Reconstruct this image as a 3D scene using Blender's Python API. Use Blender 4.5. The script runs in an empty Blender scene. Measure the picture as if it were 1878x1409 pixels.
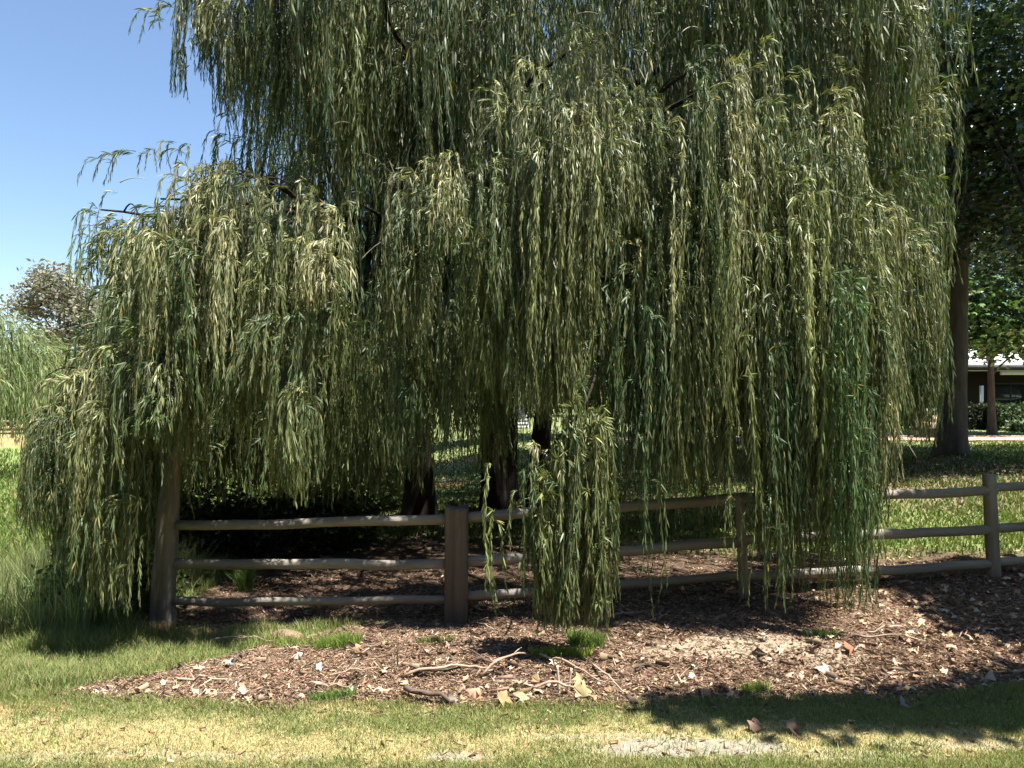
import bpy, math, random
import numpy as np
from mathutils import Vector

# ------------------------------------------------------------------ camera, sky, sun
S = bpy.context.scene
C = S.collection
F = 1400.0; CX = 939.0; HY = 745.0; EYE = 1.7          # focal length, centre and horizon in photo pixels, eye height
cam_d = bpy.data.cameras.new('camera'); cam = bpy.data.objects.new('camera', cam_d); C.objects.link(cam)
cam.location = (0, 0, EYE); cam.rotation_euler = (math.radians(90), 0, 0)
cam_d.sensor_width = 36; cam_d.lens = 36 * F / 1878; cam_d.shift_y = (HY - 704.5) / 1878
cam_d.clip_end = 3000; S.camera = cam

SUN = np.array([0.30, -0.15, 0.92]); SUN = SUN / np.linalg.norm(SUN)   # towards the sun
w = bpy.data.worlds.new('World'); S.world = w; w.use_nodes = True
nt = w.node_tree; bg = nt.nodes['Background']; sky = nt.nodes.new('ShaderNodeTexSky')
sky.sky_type = 'NISHITA'; sky.sun_disc = False
sky.sun_elevation = math.asin(SUN[2]); sky.sun_rotation = math.atan2(SUN[0], SUN[1])
sky.air_density = 1.0; sky.dust_density = 0.25; sky.ozone_density = 2.5
nt.links.new(sky.outputs[0], bg.inputs[0]); bg.inputs[1].default_value = 0.070
sd = bpy.data.lights.new('sun', 'SUN'); sd.energy = 5.0; sd.angle = math.radians(0.55); sd.color = (1.0, 0.955, 0.87)
so = bpy.data.objects.new('sun', sd); C.objects.link(so); so.location = (10, -5, 30)
so.rotation_euler = Vector(SUN).to_track_quat('Z', 'Y').to_euler()
S.view_settings.view_transform = 'Standard'; S.view_settings.look = 'None'
S.view_settings.gamma = 1; S.view_settings.exposure = 1.66

S.cycles.max_bounces = 6; S.cycles.diffuse_bounces = 2; S.cycles.transmission_bounces = 3
R = np.random.default_rng(7); random.seed(7)

# ------------------------------------------------------------------ helpers
def W(px, py, d):
    return np.array([(px - CX) / F * d, d, EYE - (py - HY) / F * d])

def ss(a, b, x):
    t = np.clip((np.asarray(x, float) - a) / (b - a), 0, 1); return t * t * (3 - 2 * t)

_tab = np.random.default_rng(3).random((256, 256))
def vnoise(x, y, s=1.0):
    x = np.asarray(x, float) / s; y = np.asarray(y, float) / s
    xi = np.floor(x).astype(int); yi = np.floor(y).astype(int); fx = x - xi; fy = y - yi
    fx = fx * fx * (3 - 2 * fx); fy = fy * fy * (3 - 2 * fy)
    a = _tab[xi & 255, yi & 255]; b = _tab[(xi + 1) & 255, yi & 255]
    c = _tab[xi & 255, (yi + 1) & 255]; d = _tab[(xi + 1) & 255, (yi + 1) & 255]
    return (a * (1 - fx) + b * fx) * (1 - fy) + (c * (1 - fx) + d * fx) * fy
def fbm(x, y, s=1.0, n=4):
    v = 0; a = 0.5; t = 0
    for i in range(n):
        v = v + a * vnoise(np.asarray(x) + 17.3 * i, np.asarray(y) - 9.1 * i, s); t += a; a *= .5; s *= .5
    return v / t

GX = np.array([-80, -9, -3, 0, 4, 8, 20, 90.])
GY = np.array([-20, 4.3, 6.3, 8, 11, 14, 25, 34, 60, 400.])
GT = np.array([
 [0, 0, 0, 0, 0, 0, 0, 0],
 [0, 0, 0, 0, 0, .02, .1, .1],
 [-.25, -.25, -.17, .02, .24, .36, .5, .5],
 [-.3, -.28, -.18, .08, .30, .42, .55, .55],
 [-.3, -.28, -.12, .25, .45, .62, .6, .6],
 [-.3, -.28, .0, .36, .50, .66, .6, .6],
 [-.3, -.25, .2, .55, .58, .58, .56, .56],
 [-.3, -.1, .4, .7, .78, .8, .8, .8],
 [-.3, .0, .6, .8, .9, .9, .9, .9],
 [-.3, .0, .6, .8, .9, .9, .9, .9]])
def gz(x, y):
    x = np.asarray(x, float); y = np.asarray(y, float)
    i = np.clip(np.searchsorted(GX, x) - 1, 0, len(GX) - 2); j = np.clip(np.searchsorted(GY, y) - 1, 0, len(GY) - 2)
    u = np.clip((x - GX[i]) / (GX[i + 1] - GX[i]), 0, 1); v = np.clip((y - GY[j]) / (GY[j + 1] - GY[j]), 0, 1)
    z = (GT[j, i] * (1 - u) + GT[j, i + 1] * u) * (1 - v) + (GT[j + 1, i] * (1 - u) + GT[j + 1, i + 1] * u) * v
    m = mulch(x, y)
    bank = np.exp(-((y - 5.15) / .42) ** 2) * ss(-3.2, -1.5, x) * (1 - ss(2.6, 4.2, x))
    z = z + bank * (.025 + .09 * (fbm(x, y, .9, 2) - .4))
    z = z + m * (.055 * (fbm(x, y, .30, 3) - .5) + .02 * (fbm(x + 5, y, .07, 2) - .5))
    z = z + (1 - m) * .03 * (fbm(x, y, .6, 3) - .5)
    z = z + .16 * np.exp(-(((x - 8.0) / 1.1) ** 2 + ((y - 13.6) / 1.1) ** 2))
    return z
def edge_front(x):     # near edge of the mulch bed
    return 4.36 + .10 * (fbm(x, x * 0, .8, 3) - .5) + .40 * ss(2.0, 4.2, x) + .55 * ss(-2.0, -3.0, x) * 0 + .16 * ss(-1.6, -2.7, x)
def mulch(x, y):
    n = .5 * (fbm(x, y, .45, 3) - .5)
    f = ss(-.05, .05, y - edge_front(x) + .25 * n)
    # left limit of the bed runs diagonally
    lx = -2.95 + (y - 4.5) * 1.15
    l = ss(-.12, .12, x - lx + n * 1.4)
    l = np.maximum(l, ss(6.0, 6.3, y) * ss(-3.4, -3.0, x))
    b = 1 - ss(6.9, 7.9, y + 1.6 * n - 1.0 * ss(4.0, 1.0, x) - 1.5 * ss(1, -2, x))
    # bare shaded ground under the big tree
    return f * l * b
def smask(px, py, rx, ry, x, y, n=0):
    c = (px - CX) / F; d = EYE * F / (py - HY)
    cx = c * d; rxm = rx / F * d; rym = ry * d / (py - HY)
    return 1 - ss(.55, 1.15, np.sqrt(((x - cx) / rxm) ** 2 + ((y - d) / rym) ** 2) + n)

def link(name, me, parent=None):
    o = bpy.data.objects.new(name, me); C.objects.link(o)
    if parent is not None: o.parent = parent; 
    return o
def tag(o, label=None, cat=None, group=None, kind=None):
    if label: o['label'] = label
    if cat: o['category'] = cat
    if group: o['group'] = group
    if kind: o['kind'] = kind
    return o
def empty(name, loc, label, cat, group=None):
    o = bpy.data.objects.new(name, None); C.objects.link(o); o.location = loc; o.empty_display_size = .2
    return tag(o, label, cat, group)
def mesh(name, V, Fc, mat, parent=None, col=None, smooth=False, origin=None):
    """V (n,3) world coordinates; Fc int array (m,3|4) or list of such arrays; col (n,3) optional vertex tint"""
    V = np.asarray(V, float)
    if parent is not None: off = np.array(parent.matrix_basis.translation) if parent.parent is None else np.array(parent.parent.matrix_basis.translation)
    elif origin is not None: off = np.asarray(origin, float)
    else: off = np.zeros(3)
    V = V - off
    Fs = Fc if isinstance(Fc, list) else [Fc]
    Fs = [np.asarray(f, np.int32) for f in Fs if len(f)]
    me = bpy.data.meshes.new(name)
    nl = sum(f.size for f in Fs); nf = sum(len(f) for f in Fs)
    me.vertices.add(len(V)); me.vertices.foreach_set('co', V.astype(np.float32).ravel())
    me.loops.add(nl); me.loops.foreach_set('vertex_index', np.concatenate([f.ravel() for f in Fs]))
    me.polygons.add(nf)
    tot = np.concatenate([np.full(len(f), f.shape[1]) for f in Fs]); st = np.concatenate([[0], np.cumsum(tot)[:-1]])
    me.polygons.foreach_set('loop_start', st.astype(np.int32)); me.polygons.foreach_set('loop_total', tot.astype(np.int32))
    if smooth: me.polygons.foreach_set('use_smooth', np.ones(nf, bool))
    if col is not None:
        a = me.attributes.new('Tint', 'FLOAT_COLOR', 'POINT')
        c4 = np.ones((len(V), 4), np.float32); c4[:, :3] = col; a.data.foreach_set('color', c4.ravel())
    me.update(calc_edges=True); me.materials.append(mat)
    o = link(name, me, parent)
    if parent is not None and parent.parent is not None: pass
    if parent is None and origin is not None: o.location = tuple(off)
    return o

class MB:
    def __init__(s): s.v = []; s.q = []; s.t = []; s.n = 0; s.c = []
    def add(s, v, q=None, t=None, c=None):
        v = np.asarray(v, float)
        if q is not None and len(q): s.q.append(np.asarray(q) + s.n)
        if t is not None and len(t): s.t.append(np.asarray(t) + s.n)
        s.v.append(v); s.n += len(v)
        s.c.append(np.tile(np.asarray(c if c is not None else (1, 1, 1), float), (len(v), 1)) if np.ndim(c) < 2 else np.asarray(c))
    def box(s, a, b, c=None):
        x0, y0, z0 = a; x1, y1, z1 = b
        v = [(x0, y0, z0), (x1, y0, z0), (x1, y1, z0), (x0, y1, z0), (x0, y0, z1), (x1, y0, z1), (x1, y1, z1), (x0, y1, z1)]
        s.add(v, [(0, 3, 2, 1), (4, 5, 6, 7), (0, 1, 5, 4), (1, 2, 6, 5), (2, 3, 7, 6), (3, 0, 4, 7)], None, c)
    def tube(s, P, r, k=10, rn=0.0, seed=0, cap=True, flat=1.0, c=None, ph=0):
        P = np.asarray(P, float); n = len(P); r = np.broadcast_to(np.asarray(r, float), (n,))
        T = np.gradient(P, axis=0); T /= np.linalg.norm(T, axis=1)[:, None] + 1e-9
        up = np.array([0, 0, 1.]) if abs(T[:, 2]).mean() < .8 else np.array([0, 1., 0])
        A = np.cross(T, up); A /= np.linalg.norm(A, axis=1)[:, None] + 1e-9; B = np.cross(T, A)
        th = np.linspace(0, 2 * np.pi, k, endpoint=False) + ph
        rr = r[:, None] * np.ones(k)[None]
        if rn: 
            g = np.arange(n)[:, None] * .35 + np.zeros(k)[None]
            rr = rr * (1 + rn * 2 * (fbm(np.cos(th)[None] * 1.3 + seed * 7 + g * .2, np.sin(th)[None] * 1.3 + g + seed, 1.0, 3) - .5))
        V = P[:, None] + rr[..., None] * (np.cos(th)[None, :, None] * A[:, None] + flat * np.sin(th)[None, :, None] * B[:, None])
        V = V.reshape(-1, 3)
        i = np.arange(n - 1)[:, None] * k; j = np.arange(k)[None]
        q = np.stack([i + j, i + (j + 1) % k, i + k + (j + 1) % k, i + k + j], -1).reshape(-1, 4)
        t = []
        if cap:
            V = np.vstack([V, P[0], P[-1]]); m = n * k
            t = [(m, (a + 1) % k, a) for a in range(k)] + [(m + 1, (n - 1) * k + a, (n - 1) * k + (a + 1) % k) for a in range(k)]
        s.add(V, q, t, c)
    def build(s, name, mat, parent=None, smooth=False, origin=None, col=False):
        V = np.vstack(s.v); Fs = []
        if s.q: Fs.append(np.vstack(s.q))
        if s.t: Fs.append(np.vstack(s.t))
        return mesh(name, V, Fs, mat, parent, np.vstack(s.c) if col else None, smooth, origin)

def curve(p0, p1, p2, n=12):
    t = np.linspace(0, 1, n)[:, None]; return (1 - t) ** 2 * np.asarray(p0) + 2 * t * (1 - t) * np.asarray(p1) + t * t * np.asarray(p2)

# ------------------------------------------------------------------ materials
def newmat(name):
    m = bpy.data.materials.new(name); m.use_nodes = True; n = m.node_tree
    return m, n, n.nodes['Principled BSDF'], n.nodes['Material Output']
def leafmat(name, rough=.5, spec=.35, trans=.25, tcol=(1.25, 1.35, .6), under=None):
    m, n, b, out = newmat(name); N = n.nodes; L = n.links
    a = N.new('ShaderNodeAttribute'); a.attribute_name = 'Tint'
    col = a.outputs['Color']
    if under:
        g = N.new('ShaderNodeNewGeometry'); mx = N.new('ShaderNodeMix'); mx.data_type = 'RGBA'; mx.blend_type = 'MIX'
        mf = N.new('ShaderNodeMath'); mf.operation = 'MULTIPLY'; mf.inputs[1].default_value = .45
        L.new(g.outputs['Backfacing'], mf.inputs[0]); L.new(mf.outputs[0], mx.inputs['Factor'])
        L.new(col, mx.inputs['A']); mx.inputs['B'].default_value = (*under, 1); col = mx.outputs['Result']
    L.new(col, b.inputs['Base Color']); b.inputs['Roughness'].default_value = rough
    b.inputs['Specular IOR Level'].default_value = spec
    if trans:
        t = N.new('ShaderNodeBsdfTranslucent'); mt = N.new('ShaderNodeMix'); mt.data_type = 'RGBA'; mt.blend_type = 'MULTIPLY'; mt.inputs['Factor'].default_value = 1
        L.new(a.outputs['Color'], mt.inputs['A']); mt.inputs['B'].default_value = (*tcol, 1); L.new(mt.outputs['Result'], t.inputs['Color'])
        ms = N.new('ShaderNodeMixShader'); ms.inputs[0].default_value = trans
        L.new(b.outputs[0], ms.inputs[1]); L.new(t.outputs[0], ms.inputs[2]); L.new(ms.outputs[0], out.inputs['Surface'])
    return m
def solid(name, c1, c2, scale=8, stretch=(1, 1, 1), rough=.85, bump=.3, spec=.2, detail=6, bdist=.02, tint=False):
    m, n, b, out = newmat(name); N = n.nodes; L = n.links
    tc = N.new('ShaderNodeTexCoord'); mp = N.new('ShaderNodeMapping'); mp.inputs['Scale'].default_value = stretch
    ns = N.new('ShaderNodeTexNoise'); ns.inputs['Scale'].default_value = scale; ns.inputs['Detail'].default_value = detail; ns.inputs['Roughness'].default_value = .65
    L.new(tc.outputs['Object'], mp.inputs[0]); L.new(mp.outputs[0], ns.inputs['Vector'])
    r = N.new('ShaderNodeValToRGB'); r.color_ramp.elements[0].position = .3; r.color_ramp.elements[1].position = .7
    r.color_ramp.elements[0].color = (*c1, 1); r.color_ramp.elements[1].color = (*c2, 1)
    L.new(ns.outputs['Fac'], r.inputs[0]); col = r.outputs[0]
    if tint:
        a = N.new('ShaderNodeAttribute'); a.attribute_name = 'Tint'
        mx = N.new('ShaderNodeMix'); mx.data_type = 'RGBA'; mx.blend_type = 'MULTIPLY'; mx.inputs['Factor'].default_value = 1
        L.new(col, mx.inputs['A']); L.new(a.outputs['Color'], mx.inputs['B']); col = mx.outputs['Result']
    L.new(col, b.inputs['Base Color']); b.inputs['Roughness'].default_value = rough; b.inputs['Specular IOR Level'].default_value = spec
    bp = N.new('ShaderNodeBump'); bp.inputs['Strength'].default_value = bump; bp.inputs['Distance'].default_value = bdist
    L.new(ns.outputs['Fac'], bp.inputs['Height']); L.new(bp.outputs[0], b.inputs['Normal'])
    return m
M = {}
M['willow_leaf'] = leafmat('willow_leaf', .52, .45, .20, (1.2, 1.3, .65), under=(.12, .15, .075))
M['plane_leaf'] = leafmat('plane_leaf', .36, .6, .18, (1.2, 1.35, .6))
M['far_leaf'] = leafmat('far_leaf', .6, .25, .25)
M['grass'] = leafmat('grass_blade', .6, .2, .3, (1.2, 1.2, .6))
M['litter'] = leafmat('litter', .75, .2, .08, (1.1, 1, .8))
M['twig'] = solid('willow_twig', (.12, .09, .04), (.24, .19, .09), 6, rough=.7)
M['wbark'] = solid('willow_bark', (.014, .011, .009), (.045, .035, .026), 9, (1, 1, .18), .95, .9, .1, 8, .05)
M['pbark'] = solid('tree_bark', (.05, .042, .034), (.12, .10, .08), 7, (1, 1, .3), .95, .7, .1, 8, .04)
M['pale_bark'] = solid('pale_bark', (.16, .12, .085), (.34, .27, .2), 6, (1, 1, .3), .9, .5)
M['post'] = solid('weathered_post', (.13, .108, .088), (.30, .26, .215), 11, (1, 1, .09), .9, .8, .15, 8, .03)
M['rail'] = solid('weathered_rail', (.13, .114, .098), (.31, .28, .24), 9, (.08, 1, 1), .9, .7, .15, 8, .02)
M['straw'] = leafmat('straw', .7, .2, .15, (1.1, 1, .7))

def ground_mat():
    m, n, b, out = newmat('ground_surface'); N = n.nodes; L = n.links
    a = N.new('ShaderNodeAttribute'); a.attribute_name = 'Tint'; tc = N.new('ShaderNodeTexCoord')
    ns = N.new('ShaderNodeTexNoise'); ns.inputs['Scale'].default_value = 22; ns.inputs['Detail'].default_value = 9; ns.inputs['Roughness'].default_value = .75
    L.new(tc.outputs['Object'], ns.inputs['Vector'])
    mr = N.new('ShaderNodeMapRange'); mr.inputs[1].default_value = .3; mr.inputs[2].default_value = .7; mr.inputs[3].default_value = .6; mr.inputs[4].default_value = 1.4
    L.new(ns.outputs['Fac'], mr.inputs[0])
    vm = N.new('ShaderNodeVectorMath'); vm.operation = 'SCALE'; L.new(a.outputs['Color'], vm.inputs[0]); L.new(mr.outputs[0], vm.inputs['Scale'])
    L.new(vm.outputs[0], b.inputs['Base Color']); b.inputs['Roughness'].default_value = .95; b.inputs['Specular IOR Level'].default_value = .1
    bp = N.new('ShaderNodeBump'); bp.inputs['Strength'].default_value = .6; bp.inputs['Distance'].default_value = .02
    L.new(ns.outputs['Fac'], bp.inputs['Height']); L.new(bp.outputs[0], b.inputs['Normal'])
    return m
M['ground'] = ground_mat()

# ------------------------------------------------------------------ ground
GREEN = np.array([.20, .235, .095]); STRAW = np.array([.38, .325, .17]); MULCH = np.array([.17, .115, .08]); SAND = np.array([.23, .205, .16])
SOIL = np.array([.36, .29, .22]); FIELD = np.array([.16, .20, .065]); DRY = np.array([.30, .22, .10]); CLAY = np.array([.40, .25, .15])
def dryness(x, y):
    """0 green .. 1 straw for the near lawn"""
    n = fbm(x, y, .16, 3); n2 = fbm(x + 31, y * 1.6, .5, 3)
    c = 3.88 + .10 * np.sin(x * 1.3)                                # straw coloured band parallel to the bed
    band = np.exp(-((y - c) / .19) ** 2)
    v = band * .75 + (n - .5) * 1.0 + (n2 - .5) * .9 + .14 + .35 * ss(0, -3, x) * np.exp(-((y - 3.95) / .4) ** 2)
    v = v - .55 * ss(1.2, 3.0, x) * ss(3.95, 4.15, y)
    return np.clip(ss(.0, .95, v), 0, 1)
def sandiness(x, y):
    n = .7 * (fbm(x, y, .16, 3) - .5)
    s = smask(1270, 1372, 210, 20, x, y, n)
    for a in ((840, 1388, 80, 12), (1500, 1385, 260, 14), (1120, 1350, 180, 8), (330, 1385, 300, 10), (60, 1392, 120, 12), (1760, 1365, 150, 12)):
        s = np.maximum(s, smask(*a, x, y, n) * (.9 if a[0] == 840 else .55))
    return s
def ground_color(x, y):
    d = dryness(x, y)[..., None]; m = mulch(x, y)[..., None]
    far = ss(7, 10, y)[..., None]
    lawn = GREEN * .8 * (1 - d * (1 - far)) + STRAW * .8 * d * (1 - far)
    lf = ss(-2.2, -4, x + (y - 6) * .12)[..., None]                          # left paddock
    fdry = ss(.42, .62, fbm(x, y, 5, 3) * .6 + .4 * ss(22, 40, y))[..., None]
    lawn = lawn * (1 - far * lf) + far * lf * (FIELD * (1 - fdry) + DRY * fdry)
    k = ss(.50, .60, fbm(x + 3, y, 1.6, 3))[..., None] * far * (1 - lf) * (1 - ss(18, 24, y))[..., None]
    lawn = lawn * (1 - .6 * k) + SOIL * .5 * .6 * k
    s = sandiness(x, y)[..., None]; lawn = lawn * (1 - s) + SAND * s
    mc = MULCH * (.65 + .7 * fbm(x, y, .12, 3)[..., None])
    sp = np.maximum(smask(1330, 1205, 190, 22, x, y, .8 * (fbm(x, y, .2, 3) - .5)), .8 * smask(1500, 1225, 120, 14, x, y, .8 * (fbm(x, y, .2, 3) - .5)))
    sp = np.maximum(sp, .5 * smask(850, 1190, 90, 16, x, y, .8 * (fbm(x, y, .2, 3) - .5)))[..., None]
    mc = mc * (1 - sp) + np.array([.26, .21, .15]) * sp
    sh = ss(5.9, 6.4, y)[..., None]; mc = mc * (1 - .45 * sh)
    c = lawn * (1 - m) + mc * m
    cl = smask(50, 1297, 90, 14, x, y, .5 * (fbm(x, y, .2, 3) - .5))[..., None]
    c = c * (1 - cl) + CLAY * cl
    # bare soil under the big tree and a bare clay patch by the willow stems
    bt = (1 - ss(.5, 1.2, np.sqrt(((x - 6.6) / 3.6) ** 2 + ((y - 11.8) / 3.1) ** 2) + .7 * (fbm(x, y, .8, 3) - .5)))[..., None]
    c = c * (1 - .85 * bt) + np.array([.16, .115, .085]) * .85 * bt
    for (ax, ay, rx, ry) in ((-1.2, 14.5, .5, .5), (-2.6, 19, 2.4, 1.2)):
        q = (1 - ss(.6, 1.1, np.sqrt(((x - ax) / rx) ** 2 + ((y - ay) / ry) ** 2) + .5 * (fbm(x, y, .5, 3) - .5)))[..., None]
        c = c * (1 - q) + CLAY * q
    return np.clip(c, 0, 1)
gx = np.unique(np.concatenate([np.linspace(-400, -60, 18), np.linspace(-60, -8, 60), np.linspace(-8, -4.2, 40), np.arange(-4.2, 5.4, .045), np.linspace(5.4, 12, 60), np.linspace(12, 60, 60), np.linspace(60, 400, 18)]))
gy = np.unique(np.concatenate([np.linspace(-60, 2.6, 20), np.arange(2.6, 7.4, .04), np.arange(7.4, 16, .12), np.linspace(16, 60, 70), np.linspace(60, 900, 25)]))
XX, YY = np.meshgrid(gx, gy); ZZ = gz(XX, YY)
nx = len(gx); ny = len(gy); ii, jj = np.meshgrid(np.arange(nx - 1), np.arange(ny - 1)); k0 = (jj * nx + ii).ravel()
gq = np.stack([k0, k0 + 1, k0 + nx + 1, k0 + nx], -1)
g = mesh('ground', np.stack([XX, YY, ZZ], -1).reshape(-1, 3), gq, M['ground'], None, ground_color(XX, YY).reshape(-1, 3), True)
g['kind'] = 'structure'

# brick red path and its pale edge, across the back lawn
def strip(name, xs, yf0, yf1, dz, mat, ny=5):
    xs = np.asarray(xs); v = []
    for k in range(ny):
        t = k / (ny - 1); y = yf0(xs) * (1 - t) + yf1(xs) * t
        v.append(np.stack([xs, y, gz(xs, y) + dz], -1))
    v = np.vstack(v); n = len(xs); q = [(a * n + b, a * n + b + 1, (a + 1) * n + b + 1, (a + 1) * n + b) for a in range(ny - 1) for b in range(n - 1)]
    o = mesh(name, v, np.array(q), mat); o['kind'] = 'structure'; return o
M['brickpath'] = solid('path_paving', (.42, .22, .16), (.60, .36, .27), 5, rough=.9)
strip('path', np.linspace(3, 90, 120), lambda x: 24.6 + .0 * x + 1.5 * ss(14, 4, x) * -1, lambda x: 26.6 + 0 * x + 1.0 * ss(14, 4, x) * -1, .03, M['brickpath'])
M['kerb'] = solid('kerb', (.45, .40, .30), (.62, .56, .44), 6)
strip('path_edge', np.linspace(3, 90, 120), lambda x: 26.7 - 1.0 * ss(14, 4, x), lambda x: 27.2 - 1.0 * ss(14, 4, x), .04, M['kerb'], 3)

# ------------------------------------------------------------------ leaf makers
def jit(n, base, sv=.25, sh=.12):
    c = np.tile(np.asarray(base, float), (n, 1)) if np.ndim(base) == 1 else np.asarray(base, float).copy()
    c = c * np.exp(R.normal(0, sv, (n, 1)));  c = c * np.exp(R.normal(0, sh, (n, 3))); return np.clip(c, .005, .9)
def unit(v): return v / (np.linalg.norm(v, axis=-1, keepdims=True) + 1e-9)
def lance(P, D, L, Wd, bend=None):
    """narrow willow leaves: P base, D direction, L length, Wd width. 6 verts, 4 tris each"""
    n = len(P); D = unit(D); r = unit(R.normal(size=(n, 3))); A = unit(np.cross(D, r)); Nn = np.cross(A, D)
    g = np.zeros((n, 3)); g[:, 2] = -1
    L = L[:, None]; Wd = Wd[:, None]; cv = (R.random((n, 1)) * .22) * L
    f = lambda t, s, w: P + D * L * t + g * cv * t * t * 1.0 + A * Wd * .5 * w * s + Nn * Wd * .12 * abs(s)
    V = np.stack([P, f(.28, -1, .9), f(.28, 1, .9), f(.65, -1, .8), f(.65, 1, .8), P + D * L + g * cv], 1).reshape(-1, 3)
    b = (np.arange(n) * 6)[:, None]
    T = np.concatenate([b + [0, 2, 1], b + [1, 2, 4], b + [1, 4, 3], b + [3, 4, 5]], 0)
    return V, T, 6
def starleaf(P, Nn, L):
    """broad five lobed leaves; fan of 10 outline verts + centre"""
    n = len(P); Nn = unit(Nn); r = unit(R.normal(size=(n, 3))); A = unit(np.cross(Nn, r)); B = np.cross(Nn, A)
    th = np.linspace(0, 2 * np.pi, 10, endpoint=False); rad = np.array([1, .5, .95, .5, .7, .3, .7, .5, .95, .5])
    V = P[:, None] + L[:, None, None] * .5 * rad[None, :, None] * (np.cos(th)[None, :, None] * A[:, None] + np.sin(th)[None, :, None] * B[:, None])
    V = V - (L[:, None, None] * .12) * (rad[None, :, None] ** 2) * Nn[:, None]
    V = np.concatenate([V, P[:, None]], 1).reshape(-1, 3); b = (np.arange(n) * 11)[:, None]
    T = np.concatenate([b + [10, k, (k + 1) % 10] for k in range(10)], 0)
    return V, T, 11
def rhomb(P, D, L, Wd):
    n = len(P); D = unit(D); A = unit(np.cross(D, R.normal(size=(n, 3))))
    V = np.stack([P, P + D * L[:, None] * .45 + A * Wd[:, None] * .5, P + D * L[:, None], P + D * L[:, None] * .45 - A * Wd[:, None] * .5], 1).reshape(-1, 3)
    b = (np.arange(n) * 4)[:, None]; return V, np.concatenate([b + [0, 1, 2], b + [0, 2, 3]], 0), 4

# ------------------------------------------------------------------ weeping willow strands
class Strands:
    def __init__(s): s.rows = []
    def add(s, p0, dr, L, out, up, amp, ph, conv, c, leaf, sp, axis):
        s.rows.append(np.concatenate([p0, dr, [L, out, up, amp, ph, conv], c, [leaf, sp], axis]))
    def arr(s):
        return np.array(s.rows)
def spos(A, t):
    """position at arc length t along strand rows A"""
    p0 = A[:, 0:3]; dr = A[:, 3:5]; L = A[:, 5]; out = A[:, 6]; up = A[:, 7]; amp = A[:, 8]; ph = A[:, 9]; conv = A[:, 10]; ax = A[:, 16:18]
    tau = .22
    e = 1 - np.exp(-t / tau)
    x = p0[:, 0] + dr[:, 0] * out * e; y = p0[:, 1] + dr[:, 1] * out * e
    k = conv * ss(0, 1, t / 1.6)
    x = x + (ax[:, 0] - x) * k; y = y + (ax[:, 1] - y) * k
    fr = t / np.maximum(L, .1)
    x = x + amp * fr * np.sin(t * 3.1 + ph); y = y + amp * fr * np.cos(t * 2.7 + ph * 1.7)
    z = p0[:, 2] + up * e - np.maximum(t - .10, 0) - .0 * t
    z = np.where(t < .25, p0[:, 2] + up * e - (t ** 2) * 2.0 * .5 - .0, p0[:, 2] + up * e - .0625 - (t - .25))
    return np.stack([x, y, z], -1)
def strand_mesh(A):
    n = np.maximum((A[:, 5] / A[:, 15]).astype(int), 2); idx = np.repeat(np.arange(len(A)), n)
    st = np.concatenate([[0], np.cumsum(n)[:-1]]); k = np.arange(len(idx)) - st[idx]
    AA = A[idx]; t = (k + R.random(len(k)) * .7) * AA[:, 15]
    P = spos(AA, t); T = unit(spos(AA, t + .03) - P)
    fr = t / AA[:, 5]
    side = R.normal(size=P.shape); side -= (side * T).sum(1, keepdims=True) * T; side = unit(side)
    sp = R.uniform(.16, .50, len(t)) * (1.25 - .5 * fr)
    D = T * 1.0 + side * sp[:, None]; D[:, 2] -= .25
    L = AA[:, 14] * R.uniform(.6, 1.18, len(t)) * (1 - .35 * fr ** 4); 
    V, F_, nv = lance(P, D, L, L * R.uniform(.09, .135, len(t)))
    c = jit(len(t), AA[:, 11:14], .16, .06)
    yl = (R.random(len(t)) < .03)[:, None]; c = np.where(yl, np.array([.30, .24, .07]), c)
    col = np.repeat(c, nv, 0)
    return V, F_, col
def stem_mesh(A, r=.0022, step=.16):
    n = np.maximum(np.ceil(A[:, 5] / step).astype(int), 2); idx = np.repeat(np.arange(len(A)), n)
    st = np.concatenate([[0], np.cumsum(n)[:-1]]); k = np.arange(len(idx)) - st[idx]
    AA = A[idx]; t0 = k * step; t1 = np.minimum(t0 + step, AA[:, 5] + .01)
    V = []
    for t in (t0, t1):
        P = spos(AA, t); rr = r * (1.5 - t / AA[:, 5])
        for a in range(3):
            V.append(P + np.stack([np.cos(a * 2.094) * rr, np.sin(a * 2.094) * rr, 0 * rr], -1))
    V = np.stack(V, 1).reshape(-1, 3); b = (np.arange(len(idx)) * 6)[:, None]
    return V, np.concatenate([b + [0, 1, 4, 3], b + [1, 2, 5, 4], b + [2, 0, 3, 5]], 0)

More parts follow.
